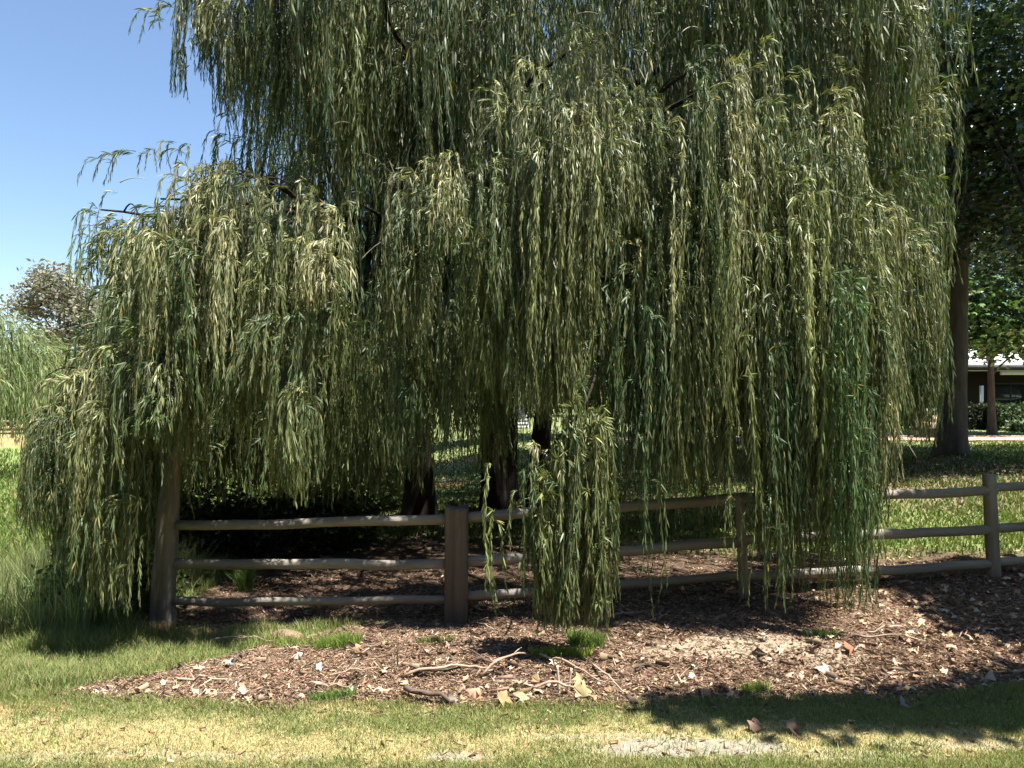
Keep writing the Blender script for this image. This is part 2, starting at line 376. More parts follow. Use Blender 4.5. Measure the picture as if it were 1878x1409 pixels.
TC = np.array([0.0, 10.6])                              # middle of the willow's stems
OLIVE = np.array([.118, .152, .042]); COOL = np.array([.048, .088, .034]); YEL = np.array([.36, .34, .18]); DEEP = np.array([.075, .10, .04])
def tassel(ST, px, pt, pb, rpx, d, nst, leaf=.080, sp=.0165, warm=.3, conv=.6, outw=.22, zmin=.03, fill=.55):
    p = W(px, pt, d); q = W(px, pb, d)
    rad = rpx / F * d; base = p.copy()
    o = p[:2] - TC; o = o / (np.linalg.norm(o) + 1e-6)
    zb = max(q[2], float(gz(q[0], q[1])) + zmin)
    full = max(p[2] - zb, .3)
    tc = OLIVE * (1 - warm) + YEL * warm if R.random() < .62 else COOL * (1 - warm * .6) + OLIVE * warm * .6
    tc = tc * math.exp(R.normal(0, .14)); sw = R.uniform(0, 6.28); am = R.uniform(.02, .085)
    axis = base[:2] + o * outw * .9 + R.normal(0, .075, 2)
    for k in range(nst):
        a = R.uniform(0, 6.28); r = rad * math.sqrt(R.random()) * 1.15
        drop = full * fill * R.random() ** 1.8 if k else 0
        p0 = base + np.array([math.cos(a) * r, math.sin(a) * r * 1.1, -drop])
        ang = math.atan2(o[1], o[0]) + R.normal(0, .8)
        L = max((p0[2] - zb) * (1 - .42 * R.random() ** 2.4), .18)
        up = R.uniform(.02, .14)
        L = L + up if p0[2] - L > zb else max(p0[2] - zb, .15)
        cc = tc * math.exp(R.normal(0, .12))
        ST.add(p0, np.array([math.cos(ang), math.sin(ang)]), L, outw * R.uniform(.3, 1.3), up, am, sw + R.normal(0, .5), conv * R.random(), cc, leaf * R.uniform(.85, 1.15), sp, axis)
def lobe(ST, ridge, d, thick, drop, bottom, nt, rpx=(6, 19), ns=(11, 24), fillp=.55, bvar=.22, **kw):
    rx = [a for a, b in ridge]; ry = [b for a, b in ridge]; bx = [a for a, b in bottom]; by = [b for a, b in bottom]
    nt = int(nt * .92); ph_ = R.uniform(0, 60)
    for i in range(nt):
        px = rx[0] + (rx[-1] - rx[0]) * (i + R.random()) / nt
        wl = 62.0; px = px + (wl * .24) * math.sin((px + ph_) * 2 * math.pi / wl) if (rx[-1] - rx[0]) > 120 and i not in (0, nt - 1) else px
        u = R.uniform(-1, .5); top = np.interp(px, rx, ry); bot = np.interp(px, bx, by) + (float(vnoise(px / 34., d)) - .55) * 190
        pt = top + drop * u * u + (bot - top) * fillp * R.random() ** 1.7
        dd = d + thick * u
        pb = pt + (bot - pt) * (1 - bvar * R.random() ** 1.5)
        r = R.uniform(*rpx); n = int(R.integers(ns[0], ns[1] + 1))
        k = dict(kw); wm = max(0, 1 - (pt - top - drop * u * u * .6) / 190.) * 1.0  # crests tinted paler: yellow tips plus sunlit tops put into leaf colour
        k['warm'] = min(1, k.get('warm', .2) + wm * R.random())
        tassel(ST, px, pt, pb, r, dd, n, **k)

FR = Strands()      # outer curtain
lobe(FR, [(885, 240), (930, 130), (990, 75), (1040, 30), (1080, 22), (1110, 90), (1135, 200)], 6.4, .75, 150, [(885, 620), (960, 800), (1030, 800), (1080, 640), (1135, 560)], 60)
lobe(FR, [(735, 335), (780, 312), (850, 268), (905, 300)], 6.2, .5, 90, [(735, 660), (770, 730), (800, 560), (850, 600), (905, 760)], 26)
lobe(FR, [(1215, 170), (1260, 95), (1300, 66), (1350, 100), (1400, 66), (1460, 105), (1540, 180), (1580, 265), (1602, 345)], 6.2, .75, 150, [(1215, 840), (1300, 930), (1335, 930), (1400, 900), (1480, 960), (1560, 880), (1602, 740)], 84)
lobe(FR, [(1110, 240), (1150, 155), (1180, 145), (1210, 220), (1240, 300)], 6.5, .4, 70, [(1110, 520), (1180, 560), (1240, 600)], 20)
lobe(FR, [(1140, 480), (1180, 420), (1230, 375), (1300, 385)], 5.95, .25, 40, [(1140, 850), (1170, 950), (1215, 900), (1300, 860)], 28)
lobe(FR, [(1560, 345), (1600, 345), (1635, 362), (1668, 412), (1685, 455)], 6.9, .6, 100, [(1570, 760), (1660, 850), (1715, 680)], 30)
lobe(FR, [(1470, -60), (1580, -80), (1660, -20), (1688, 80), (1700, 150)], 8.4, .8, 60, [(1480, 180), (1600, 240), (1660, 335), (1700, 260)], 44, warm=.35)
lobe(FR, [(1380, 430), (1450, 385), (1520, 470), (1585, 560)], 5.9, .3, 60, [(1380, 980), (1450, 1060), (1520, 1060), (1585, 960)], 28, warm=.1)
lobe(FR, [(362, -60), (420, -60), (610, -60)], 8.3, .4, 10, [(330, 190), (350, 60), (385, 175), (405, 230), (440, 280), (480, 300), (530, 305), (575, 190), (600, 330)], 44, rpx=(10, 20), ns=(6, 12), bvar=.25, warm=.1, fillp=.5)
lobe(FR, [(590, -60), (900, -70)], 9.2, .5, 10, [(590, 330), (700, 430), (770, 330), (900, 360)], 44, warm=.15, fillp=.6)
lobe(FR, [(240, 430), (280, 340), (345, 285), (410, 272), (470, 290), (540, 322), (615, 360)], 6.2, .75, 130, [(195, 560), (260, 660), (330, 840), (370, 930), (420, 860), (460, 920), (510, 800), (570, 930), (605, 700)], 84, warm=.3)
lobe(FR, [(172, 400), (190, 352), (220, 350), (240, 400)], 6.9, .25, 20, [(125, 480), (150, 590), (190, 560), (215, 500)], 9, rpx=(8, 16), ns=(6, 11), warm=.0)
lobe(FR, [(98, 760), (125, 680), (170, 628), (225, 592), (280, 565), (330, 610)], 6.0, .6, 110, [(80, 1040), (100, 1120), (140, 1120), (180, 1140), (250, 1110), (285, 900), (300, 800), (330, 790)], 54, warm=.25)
if 0: lobe(FR, [(600, 380), (660, 330), (740, 360)], 7.4, .4, 60, [(600, 700), (660, 760), (740, 740)], 22, warm=.0)
# separate low and long tassels
for (px, pt, pb, r, d, n) in [(1355, 620, 1150, 7, 5.35, 5), (1402, 640, 1155, 12, 5.35, 8), (1455, 540, 1125, 26, 5.45, 20), (1440, 700, 1100, 14, 6.0, 8), (1505, 640, 1150, 20, 5.4, 14),
                              (1550, 500, 1178, 28, 5.3, 24), (1565, 700, 1172, 14, 5.35, 9), (1332, 450, 960, 6, 5.9, 4), (1187, 560, 1175, 8, 5.3, 5), (1200, 480, 880, 18, 5.8, 9),
                              (905, 850, 1165, 6, 5.3, 5), (952, 900, 1130, 5, 5.6, 2), (575, 360, 965, 17, 5.9, 13), (560, 560, 930, 14, 5.9, 7), (372, 420, 885, 15, 5.9, 10), (465, 500, 870, 15, 6, 8),
                              (650, 420, 620, 6, 6.2, 3), (770, 420, 745, 10, 6.0, 7), (985, 420, 770, 20, 6.0, 13), (1015, 300, 780, 22, 6.1, 14), (780, 60, 340, 14, 6.9, 9), (1610, 420, 860, 10, 6.7, 5), (1690, 420, 770, 12, 6.9, 6),
                              (345, -40, 215, 8, 8.1, 14), (388, -40, 185, 9, 8.2, 14), (415, -50, 240, 11, 8.2, 12), (440, -50, 290, 12, 8.1, 12), (475, -40, 310, 12, 8.1, 12), (520, -40, 320, 12, 8.2, 12), (365, -60, 90, 10, 8.2, 8), (1300, 300, 640, 16, 5.9, 9), (1235, 400, 760, 10, 5.9, 6), (1280, 700, 880, 12, 6.4, 6)]:
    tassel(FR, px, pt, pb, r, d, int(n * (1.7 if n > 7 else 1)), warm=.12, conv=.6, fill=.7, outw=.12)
# wispy tips against the sky
for (px, py) in [(215, 290), (245, 280), (280, 275), (320, 262), (345, 262), (300, 25), (312, 5), (1745, 60), (1750, 40), (1640, 320), (1655, 330)]:
    tassel(FR, px, py, py + 80 + 40 * R.random(), 8, 7.2, 3, warm=.0, outw=.3, fill=.3)
LOW = Strands()     # low spray that reaches the ground in front of the fence
lobe(LOW, [(980, 800), (1000, 735), (1040, 700), (1075, 700), (1095, 750), (1110, 810)], 5.13, .16, 60, [(972, 1260), (1050, 1290), (1110, 1270)], 34, rpx=(7, 14), ns=(8, 15), bvar=.42, fillp=.5, warm=.15, outw=.08, conv=.25)
for i in range(34):      # long uneven wisps over the rails
    px = R.choice([R.uniform(1110, 1350), R.uniform(735, 975), R.uniform(1110, 1350), R.uniform(600, 740)]); a = R.uniform(480, 700); bt = R.uniform(850, 1130) if px > 1000 else R.uniform(800, 940)
    tassel(FR, px, a, bt, R.uniform(6, 16), R.uniform(5.7, 7.4), int(R.integers(4, 12)), warm=.05, conv=.7, fill=.6, outw=.1)
for (px, a, bt, n) in [(1000, 560, 830, 16), (1040, 600, 800, 14), (1090, 620, 900, 12), (1130, 560, 930, 14)]: tassel(FR, px, a, bt, 20, 6.0, n, warm=.1, fill=.6, outw=.12)
for i in range(22): tassel(FR, R.uniform(600, 990), R.uniform(520, 700), R.uniform(800, 930), R.uniform(8, 18), R.uniform(6.6, 8.5), int(R.integers(8, 14)), warm=.0, conv=.6, fill=.6, outw=.1)
IN = Strands()      # shaded inner foliage
def inner(nt, x0, x1, t0, t1, bot, d0, d1, ns, leaf, sp, r=(15, 40)):
    bx = [a for a, b in bot]; by = [b for a, b in bot]
    for i in range(nt):
        px = R.uniform(x0, x1); bb = np.interp(px, bx, by); pt = R.uniform(t0, min(t1, bb - 120)); pt = max(pt, float(np.interp(px, [0, 200, 270, 370, 425, 430, 560], [640, 600, 450, 350, 320, -400, -400]))); pb = pt + (bb - pt) * R.uniform(.7, 1)
        tassel(IN, px, pt, pb, R.uniform(*r), R.uniform(d0, d1), int(R.integers(*ns)), leaf=leaf, sp=sp, warm=0, outw=.25)
inner(330, 240, 1700, 120, 640, [(240, 960), (330, 930), (450, 900), (600, 890), (690, 960), (720, 850), (780, 830), (900, 840), (1000, 800), (1200, 840), (1300, 860), (1560, 850), (1600, 760), (1700, 690)], 8.2, 10.2, (8, 14), .125, .04)
inner(80, 190, 380, 480, 800, [(60, 900), (190, 1100), (300, 1060), (360, 960)], 6.8, 8.2, (8, 13), .11, .035)
inner(150, 330, 740, 500, 800, [(330, 950), (740, 960)], 7.6, 10, (9, 15), .12, .035)
inner(110, 740, 1620, 480, 700, [(740, 850), (900, 870), (1000, 800), (1120, 810), (1250, 830), (1400, 900), (1620, 860)], 7.2, 10, (8, 13), .12, .035)
inner(1, 190, 380, 480, 800, [(60, 900), (170, 1100), (300, 1060), (360, 960)], 6.8, 8.5, (8, 13), .12, .04)
inner(60, 330, 520, 330, 640, [(330, 930), (520, 900)], 9.5, 12, (9, 15), .15, .05, (25, 50))
inner(250, 520, 1690, -60, 600, [(520, 900), (521, 900), (600, 900), (690, 930), (730, 800), (1000, 790), (1200, 800), (1300, 800), (1560, 790), (1600, 560), (1700, 500)], 11.5, 14.5, (9, 15), .17, .055, (25, 60))
inner(230, 480, 1640, -380, 40, [(380, 200), (560, 300), (600, 420), (1600, 420)], 7.6, 12, (8, 14), .15, .055, (25, 60))
UP = Strands()      # top of the crown above the picture
for i in range(420):
    a = R.uniform(0, 6.28); rr = 4.3 * math.sqrt(R.random()); x = TC[0] + rr * math.cos(a) * 1.15; y = TC[1] - .8 + rr * math.sin(a)
    z = 8.8 - .11 * rr * rr; px = CX + F * x / y; pt = HY - F * (z - EYE) / y; pb = pt + F * R.uniform(1.2, 2.6) / y
    if pb > -20 and x > -2.2: pb = min(pb, 200)
    if px < 500: continue
    tassel(UP, px, pt, pb, 50, y, int(R.integers(6, 10)), leaf=.17, sp=.055, warm=.1)

wil = empty('weeping_willow', (TC[0], TC[1], float(gz(*TC))), 'huge weeping willow with curtains of narrow olive leaves hanging over the rail fence', 'tree')
def crown(name, sts, parent, r=.0022):
    Vs = []; Fs = []; Cs = []; o = 0; SV = []; SQ = []; so_ = 0
    for s in sts:
        A = s.arr(); V, T, c = strand_mesh(A); Vs.append(V); Fs.append(T + o); Cs.append(c); o += len(V)
    for s in sts:
        V, Q = stem_mesh(s.arr(), r); Vs.append(V); SQ.append(Q + o); o += len(V); Cs.append(np.tile([.20, .17, .07], (len(V), 1)))
    print(name, 'tris', sum(len(f) for f in Fs))
    return mesh(name, np.vstack(Vs), [np.vstack(Fs), np.vstack(SQ)], M['willow_leaf'], parent, np.vstack(Cs))
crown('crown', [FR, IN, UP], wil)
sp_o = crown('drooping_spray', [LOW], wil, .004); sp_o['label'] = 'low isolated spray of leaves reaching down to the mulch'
# stems and limbs
def zg(x, y): return float(gz(x, y)) - .12
stems = []
for (px, d, r, lean, top) in [(768, 10.8, .22, -.1, 4.6), (908, 11.0, .19, -.25, 5.2), (932, 11.6, .13, .2, 4.8), (985, 10.4, .15, .5, 5.0), (690, 12.2, .17, -.4, 4.4)]:
    x = (px - CX) / F * d; z0 = zg(x, d)
    P = curve((x, d, z0), (x + lean * .15, d, z0 + top * .5), (x + lean, d - .3, z0 + top), 26)
    t = np.linspace(0, 1, 26); rad = r * (1 - .5 * t) * (1 + .45 * np.exp(-t * 26 / 1.8))
    mb = MB(); mb.tube(P, rad, 16, .16, seed=px); mb.build('trunk', M['wbark'], wil, True); stems.append(P)
apexes = [(1070, 40, 6.5), (980, 90, 6.5), (1290, 80, 6.3), (1400, 80, 6.3), (1540, 190, 6.4), (850, 280, 6.2), (400, 280, 6.3), (480, 300, 6.4), (270, 330, 6.4), (160, 350, 6.9), (180, 600, 6.0), (80, 690, 6.0), (1230, 385, 5.95), (1640, 355, 6.9), (1700, 20, 8.4), (1600, -70, 8.4), (450, -50, 8.3), (560, -60, 8.3), (700, -60, 7.8), (850, -70, 7.8), (1480, 400, 5.9), (660, 340, 7.4)]
mb = MB()
for i, (px, py, d) in enumerate(apexes):
    e = W(px + (25 if px < 500 else 0), py + 35, d); s = stems[(i * 3) % 4 if px > 850 else [0, 4, 1][i % 3]]; b = s[int(R.integers(12, 22))]
    if px == 1070 and py == 765: b = W(1110, 600, 7.2)
    midp = (b + e) / 2; midp[2] = max(b[2], e[2]) + .35
    P = curve(b, midp, e, 22); P += (fbm(np.arange(22)[:, None] * .3 + i * 5, np.arange(3)[None] * 7.7, 1, 2) - .5) * .35 * np.sin(np.linspace(0, np.pi, 22))[:, None]
    r0 = .02 if py == 765 else .075; mb.tube(P, np.linspace(r0, .008, 22), 7, .1, seed=i)
    for k in range(5):                                                     # side twigs
        a = P[int(R.integers(12, 21))]; dd = R.normal(0, .18, 3); dd[2] = abs(dd[2]) * .3 
        Q = curve(a, a + dd + [0, 0, .15], a + dd * 1.8 + [0, 0, -.25], 8); mb.tube(Q, np.linspace(.009, .003, 8), 5)
mb.build('limbs', M['wbark'], wil, True)
mb = MB(); mb.tube(np.vstack([curve(W(1100, 640, 6.2), W(1090, 735, 5.4), W(1045, 778, 5.16), 10), curve(W(1043, 782, 5.16), W(1010, 815, 5.14), W(985, 860, 5.12), 8)]), np.linspace(.012, .004, 18), 6, .1)
mb.build('bare_twig', M['wbark'], wil, True)
# pale bare twigs poking out of the curtain
M['paletwig'] = solid('pale_twig', (.26, .22, .16), (.4, .36, .27), 5)
for (px, py, d, a) in [(720, 320, 6.6, 2.5), (745, 300, 6.6, 1.2), (730, 345, 6.6, 1.9), (1300, 375, 5.85, .25), (1400, 100, 6.1, -1.0), (870, 270, 6.1, .9), (1560, 165, 6.6, -1.1), (1600, 160, 7.5, .3), (700, 570, 6.2, .8), (1250, 60, 6.1, .5), (610, 230, 7.9, .1), (1050, 30, 6.2, .3), (150, 600, 6.0, .1), (220, 335, 6.5, .0), (1640, 790, 6.2, -1.0), (660, 480, 6.3, .7)]:
    p = W(px, py, d); L = R.uniform(.15, .3); mb = MB(); q = p + np.array([math.cos(a) * L, R.uniform(-.1, .1), math.sin(a) * L])
    mb.tube(curve(p, (p + q) / 2 + [0, 0, .05], q, 8), np.linspace(.005, .0025, 8), 5); mb.build('bare_twig', M['paletwig'], wil, True)

# ------------------------------------------------------------------ broad leaved trees
def blobs_leaves(blobs, n, L, col, kind='star', clump=14, csz=.28, sv=.25, flat=.6):
    """blobs: (x,y,z,rx,ry,rz,weight)"""
    B = np.array(blobs, float); w_ = B[:, 6] * B[:, 3] * B[:, 4] * B[:, 5]; w_ = w_ / w_.sum(); nc = max(n // clump, 1)
    bi = R.choice(len(B), nc, p=w_); u = unit(R.normal(size=(nc, 3))) * (R.random((nc, 1)) ** .45)
    cc = B[bi, :3] + u * B[bi, 3:6]
    ci = np.repeat(np.arange(nc), clump); m = len(ci)
    P = cc[ci] + R.normal(size=(m, 3)) * csz * np.array([1, 1, .55])
    Nn = R.normal(size=(m, 3)) * flat; Nn[:, 2] += 1.0
    l = L * R.uniform(.6, 1.2, m); c = jit(m, np.asarray(col)[None].repeat(m, 0) * np.exp(R.normal(0, .15, (nc, 1)))[ci], sv, .08)
    if kind == 'star': V, T, nv = starleaf(P, Nn, l)
    else: V, T, nv = rhomb(P, np.cross(Nn, R.normal(size=(m, 3))), l, l * .5)
    return V, T, np.repeat(c, nv, 0)
def broad_tree(name, base, label, blobs, n, L, col, trunk, mats=('plane_leaf', 'pbark'), kind='star', group=None, cat='tree', clump=14, csz=.28, limbs=9):
    o = empty(name, (base[0], base[1], float(gz(*base))), label, cat, group)
    V, T, c = blobs_leaves(blobs, n, L, col, kind, clump, csz); mesh('crown', V, T, M[mats[0]], o, c)
    r0, h, lx, ly = trunk; z0 = zg(*base); k = 26; t = np.linspace(0, 1, k)
    P = curve((base[0], base[1], z0), (base[0] + lx * .2, base[1] + ly * .2, z0 + h * .5), (base[0] + lx, base[1] + ly, z0 + h), k)
    mb = MB(); mb.tube(P, r0 * (1 - .62 * t) * (1 + .45 * np.exp(-t * h / .3)), 16, .12, seed=int(base[0] * 3) + 50)
    for i in range(limbs):
        b = blobs[int(R.integers(len(blobs)))]; a = P[int(k * R.uniform(.45, .92))]; e = np.array(b[:3]) + R.normal(0, .3, 3) * b[3] * .5
        mb.tube(curve(a, (a + e) / 2 + [0, 0, .4], e, 12), np.linspace(r0 * .32, r0 * .05, 12), 7, .1, seed=i)
    mb.build('trunk', M[mats[1]], o, True)
    return o
PD = (.045, .070, .030)
blb = [(8.6, 13.2, 6.5, 2.6, 2.4, 2.0, 1), (7.2, 12.2, 7.6, 2.0, 2.0, 1.6, 1), (10.5, 14, 7.2, 3.0, 2.6, 2.6, 1), (8.3, 12.2, 4.5, 1.2, 1.2, .8, 1.6), (9.6, 12.6, 4.3, 1.6, 1.5, .8, 1.8), (7.4, 12.8, 5.0, .9, 1, .8, 1.5), (12.6, 15, 7.5, 3, 3, 3, .8), (9, 13, 9.5, 3.4, 3.0, 1.8, .9), (6.8, 13.6, 5.2, 1.3, 1.2, .9, .8), (12.5, 18, 6.6, 3.5, 2.5, 2.2, .8), (16, 19, 7, 3.5, 2.5, 2.4, .6), (9.4, 14.6, 5.6, 2.2, 1.2, 1.5, 1.2), (10.5, 17.5, 8.0, 3.2, 2.2, 3, 1)]
broad_tree('plane_tree', (7.95, 13.8), 'tall dark broad-leaved tree with thick brown trunk behind the right end of the fence', blb, 52000, .17, PD, (.25, 7.5, .35, .0), clump=16, csz=.20, limbs=16)
sh = []
for (xs, ys, hh, rx, ry, rz, wt) in [(1.15, 4.24, 4.6, .42, .10, .2, 3), (1.7, 4.18, 4.8, .5, .15, .22, 3), (2.4, 4.22, 5.0, .6, .20, .26, 3), (3.2, 4.42, 5.2, .7, .28, .3, 2.5), (4.2, 4.8, 5.4, .8, .5, .6, 2), (3.75, 5.6, 5.0, .75, .45, .4, 2.2), (4.7, 5.9, 5.2, .9, .55, .5, 1.8), (3.6, 6.35, 5.4, .6, .35, .4, 2), (4.4, 6.75, 5.4, .8, .4, .45, 1), (5.6, 5.2, 6.0, 1.1, .9, .8, 1.2), (6.5, 5, 6.6, 1.5, 1.2, 1, 1)]:
    sh.append((xs + .326 * hh, ys - .163 * hh, hh, rx, ry, rz, 1.2 / rz))
broad_tree('shade_tree', (9.2, 4.2), 'broad-leaved shade tree standing just beyond the right edge of the view', sh, 30000, .16, PD, (.26, 6.2, .0, .0), clump=10, csz=.10, limbs=3)
broad_tree('maple_tree', (17.6, 28.0), 'young bright green tree with slim pale trunk before the low building', [(17.2, 27.5, 4.1, 2.6, 1.6, .7, 1.6), (19.6, 28, 4.0, 1.6, 1.4, .6, 1.6), (17.6, 28, 5.6, 3.2, 2.0, 1.6, 1), (15.8, 27.5, 4.9, 1.6, 1.4, 1.0, 1), (19.4, 27.6, 4.6, 1.8, 1.4, 1.0, 1), (18.2, 28, 7.6, 2.8, 2, 1.5, .8)], 13000, .26, (.085, .14, .04), (.15, 5.2, -.1, 0), clump=9, csz=.35)
broad_tree('street_tree', (13.35, 27.0), 'slim tree trunk with sunlit reddish bark seen behind the right willow strands', [(13.3, 27, 6.3, 2.4, 2, 1.5, 1), (12.2, 27, 5.6, 1.5, 1.4, 1, 1)], 3500, .26, (.07, .14, .03), (.16, 5.0, -.1, 0), mats=('plane_leaf', 'pale_bark'), clump=9, csz=.35)
broad_tree('lawn_tree', (3.95, 18.5), 'dark slim trunk on the shaded back lawn right of the low willow spray', [(4.0, 18.5, 6.2, 3.2, 2.5, 1.6, 1), (5.5, 19.5, 7, 2.5, 2.5, 1.5, 1), (2.2, 18, 6.6, 2.2, 2, 1.3, 1), (.3, 16.5, 6.8, 2.4, 2.0, 1.2, 1), (-1.5, 18, 7, 2, 2, 1.2, .8), (3.5, 15.5, 7, 3, 2, 1.2, 1), (7, 17, 7.4, 3, 2.4, 1.2, 1)], 34000, .26, PD, (.13, 5.5, .2, 0), clump=10, csz=.4)
broad_tree('lawn_tree', (8.6, 22.5), 'dark trunk on the back lawn behind the long right willow strands', [(8.6, 22.5, 6.2, 3.4, 2.5, 1.6, 1), (10.6, 21.5, 6.6, 2.5, 2.5, 1.5, 1), (6.6, 22, 6.6, 2.2, 2, 1.3, 1)], 12000, .28, PD, (.16, 5.5, .2, 0), clump=10, csz=.4)
broad_tree('lawn_tree', (1.9, 26), 'dark tree standing on the far lawn in front of the white shed', [(2.2, 26, 6.2, 4.2, 2.5, 1.6, 1), (-2, 25, 6.6, 2.5, 2.5, 1.5, 1), (5.5, 27, 6.6, 2.6, 2, 1.3, 1)], 14000, .3, PD, (.16, 5.5, .2, 0), clump=10, csz=.4)
# far left: another willow and a brown crowned gum
def far_willow(name, base, label, rad, top, n, col, group=None):
    o = empty(name, (base[0], base[1], float(gz(*base))), label, 'tree', group); S2 = Strands()
    for i in range(n):
        a = R.uniform(0, 6.28); r = rad * math.sqrt(R.random()); x = base[0] + r * math.cos(a); y = base[1] + r * math.sin(a) * .7
        zt = top * (1 - .35 * (r / rad) ** 2.2) * R.uniform(.8, 1.0) - .3; g0 = float(gz(x, y)); zz = zt
        p0 = np.array([x, y, zz]); L = (zz - g0 - .2) * R.uniform(.4, .95); ang = a + R.normal(0, .6)
        S2.add(p0, np.array([math.cos(ang), math.sin(ang)]), L, .4, .1, .05, a, 0, np.array(col) * math.exp(R.normal(0, .2)), .24, .09, p0[:2])
    V, T, c = strand_mesh(S2.arr()); mesh('crown', V, T, M['far_leaf'], o, c)
    mb = MB(); z0 = zg(*base)
    for k in range(4): 
        dx = R.uniform(-.8, .8); mb.tube(curve((base[0] + dx * .3, base[1], z0), (base[0] + dx, base[1], top * .5), (base[0] + dx * 2, base[1], top * .85), 12), np.linspace(.22, .06, 12), 9, .1)
    mb.build('trunk', M['wbark'], o, True); return o
far_willow('willow_tree', (-15.6, 21.0), 'pale green rounded willow standing in the paddock behind the big one', 3.9, 4.9, 1500, (.17, .21, .09))
broad_tree('gum_tree', (-29.5, 50), 'distant gum tree with sparse brownish crown above the pale willow', [(-29.8, 50, 9.4, 2.3, 2, 1.5, 1), (-28.2, 50, 8.0, 2.0, 2, 1.2, 1), (-31.5, 50, 8.2, 1.5, 1.5, 1.1, 1), (-26.2, 50, 7.2, 2.0, 2, 1.6, 1), (-29, 50, 6.2, 3, 2, 1, .8)], 11000, .32, (.20, .195, .155), (.35, 7.5, .3, 0), mats=('far_leaf', 'pale_bark'), kind='r', clump=10, csz=.42)
for i, (x, y, h, r, lab) in enumerate([(-22, 58, 7, 4.5, 'dense green tree on the far side of the paddock nearest the gum'), (-12, 62, 10, 7, 'distant rounded tree glimpsed behind the left of the willow'), (0, 66, 12, 8, 'distant dark tree directly behind the willow stems'), (10, 60, 11, 8, 'distant tree left of the low building'), (-38, 60, 6, 5, 'far tree beyond the paddock fence at the left edge')]):
    broad_tree('distant_tree', (x, y), lab, [(x, y, h * .62, r, 3, h * .38, 1), (x - r * .4, y, h * .45, r * .8, 3, h * .3, 1), (x + r * .5, y - 1, h * .4, r * .7, 3, h * .28, 1), (x, y, h * .3, r * .9, 3, h * .26, 1.2)], 9000, .7, (.07, .10, .035), (.3, h * .6, 0, 0), mats=('far_leaf', 'pbark'), kind='r', clump=9, csz=.6, group='trees beyond the paddock', limbs=4)

# unseen trees added to cut sky fill, behind and beside the viewer
wb = []
for i in range(26):
    a = math.radians(190 + i * 6.4 + R.uniform(-2, 2)) if i < 26 else 0; rr = R.uniform(16, 22)
    wb.append((rr * math.cos(a), rr * math.sin(a) + 2, R.uniform(5, 7), 3.2, 3.2, R.uniform(5, 7.5), 1))
V, T, c_ = blobs_leaves(wb, 42000, .9, (.05, .08, .03), 'r', 6, .7); V[:, 2] = np.maximum(V[:, 2], 0)
tag(mesh('added_treeline', V, T, M['far_leaf'], None, c_), 'unseen belt of dark trees added behind the viewer to cut sky fill', 'added_treeline', None, 'stuff')
# ------------------------------------------------------------------ post and rail fence
def log(p, q, r, k=14, n=24, seed=0, taper=1.0, sag=.0, wob=.02):
    t = np.linspace(0, 1, n)[:, None]; P = np.asarray(p) * (1 - t) + np.asarray(q) * t
    P[:, 2] -= sag * np.sin(np.pi * t[:, 0]); P[:, 2] += wob * (fbm(t[:, 0] * 5 + seed, t[:, 0] * 0 + seed, 1, 2) - .5) * 2
    mb = MB(); mb.tube(P, r * (1 - (1 - taper) * t[:, 0]), k, .07, seed=seed); return mb
fen = empty('post_and_rail_fence', (-.44, 6.1, float(gz(-.44, 6.1))), 'weathered grey timber fence of three round rails running under the willow', 'fence')
dl, d2, d3, d4, d5 = 6.45, 6.1, 6.3, 6.5, 6.75
# leaning tall strainer post
P = np.array([W(297, 1175, dl), W(299, 1130, dl), W(301, 1060, dl), W(305, 1000, dl), W(309, 940, dl), W(313, 890, dl), W(315, 850, dl), W(316, 822, dl)])
t = np.linspace(0, 7, 30); P = np.stack([np.interp(t, range(8), P[:, k]) for k in range(3)], -1)
mb = MB(); mb.tube(P, np.interp(t, [0, 2, 4, 5.5, 7], [.108, .098, .088, .072, .060]), 18, .10, seed=5); o = mb.build('post', M['post'], fen, True); o['label'] = 'tall leaning strainer post with bleached bark-stripped timber'
# thick split post: six sided with a flat cut top
b2 = W(836, 1150, d2); t2 = W(838, 929, d2); n = 22; t = np.linspace(0, 1, n)[:, None]; P = b2 * (1 - t) + t2 * t
th = np.linspace(0, 2 * np.pi, 28, endpoint=False); sq = 1 / np.maximum(np.abs(np.cos(th)), np.abs(np.sin(th))) ** .75
V = []
for i in range(n):
    rr = .093 * sq * (1 + .04 * (fbm(np.cos(th) * 2 + i * .15, np.sin(th) * 2, 1, 2) - .5) * 2)
    rr = rr - .018 * np.exp(-((th - 4.55) / .06) ** 2) - .010 * np.exp(-((th - 5.2) / .05) ** 2) - .008 * np.exp(-((th - 4.1) / .05) ** 2)
    kn = np.exp(-(((th - 4.72) / .12) ** 2 + ((i - 16.5) / .8) ** 2)); rr = rr - .022 * kn
    V.append(np.stack([P[i, 0] + rr * np.cos(th), P[i, 1] + rr * np.sin(th), P[i, 2] + 0 * th + (.012 * np.sin(th * 2 + 1) if i == n - 1 else 0)], -1))
V = np.vstack(V + [P[-1][None]]); k = 28
q = [(a * k + b, a * k + (b + 1) % k, (a + 1) * k + (b + 1) % k, (a + 1) * k + b) for a in range(n - 1) for b in range(k)]
M['post2'] = solid('split_post', (.075, .058, .046), (.19, .15, .12), 13, (1, 1, .06), .9, .9, .15, 9, .03)
o = mesh('post', V, [np.array(q), np.array([(n * k, (n - 1) * k + a, (n - 1) * k + (a + 1) % k) for a in range(k)])], M['post2'], fen)
o['label'] = 'thick square-cut brown post with a long crack and a knot'
posts = [(1362, 1095, 905, d3, .042), (1820, 1070, 871, d4, .056), (2300, 1050, 845, d5, .06)]
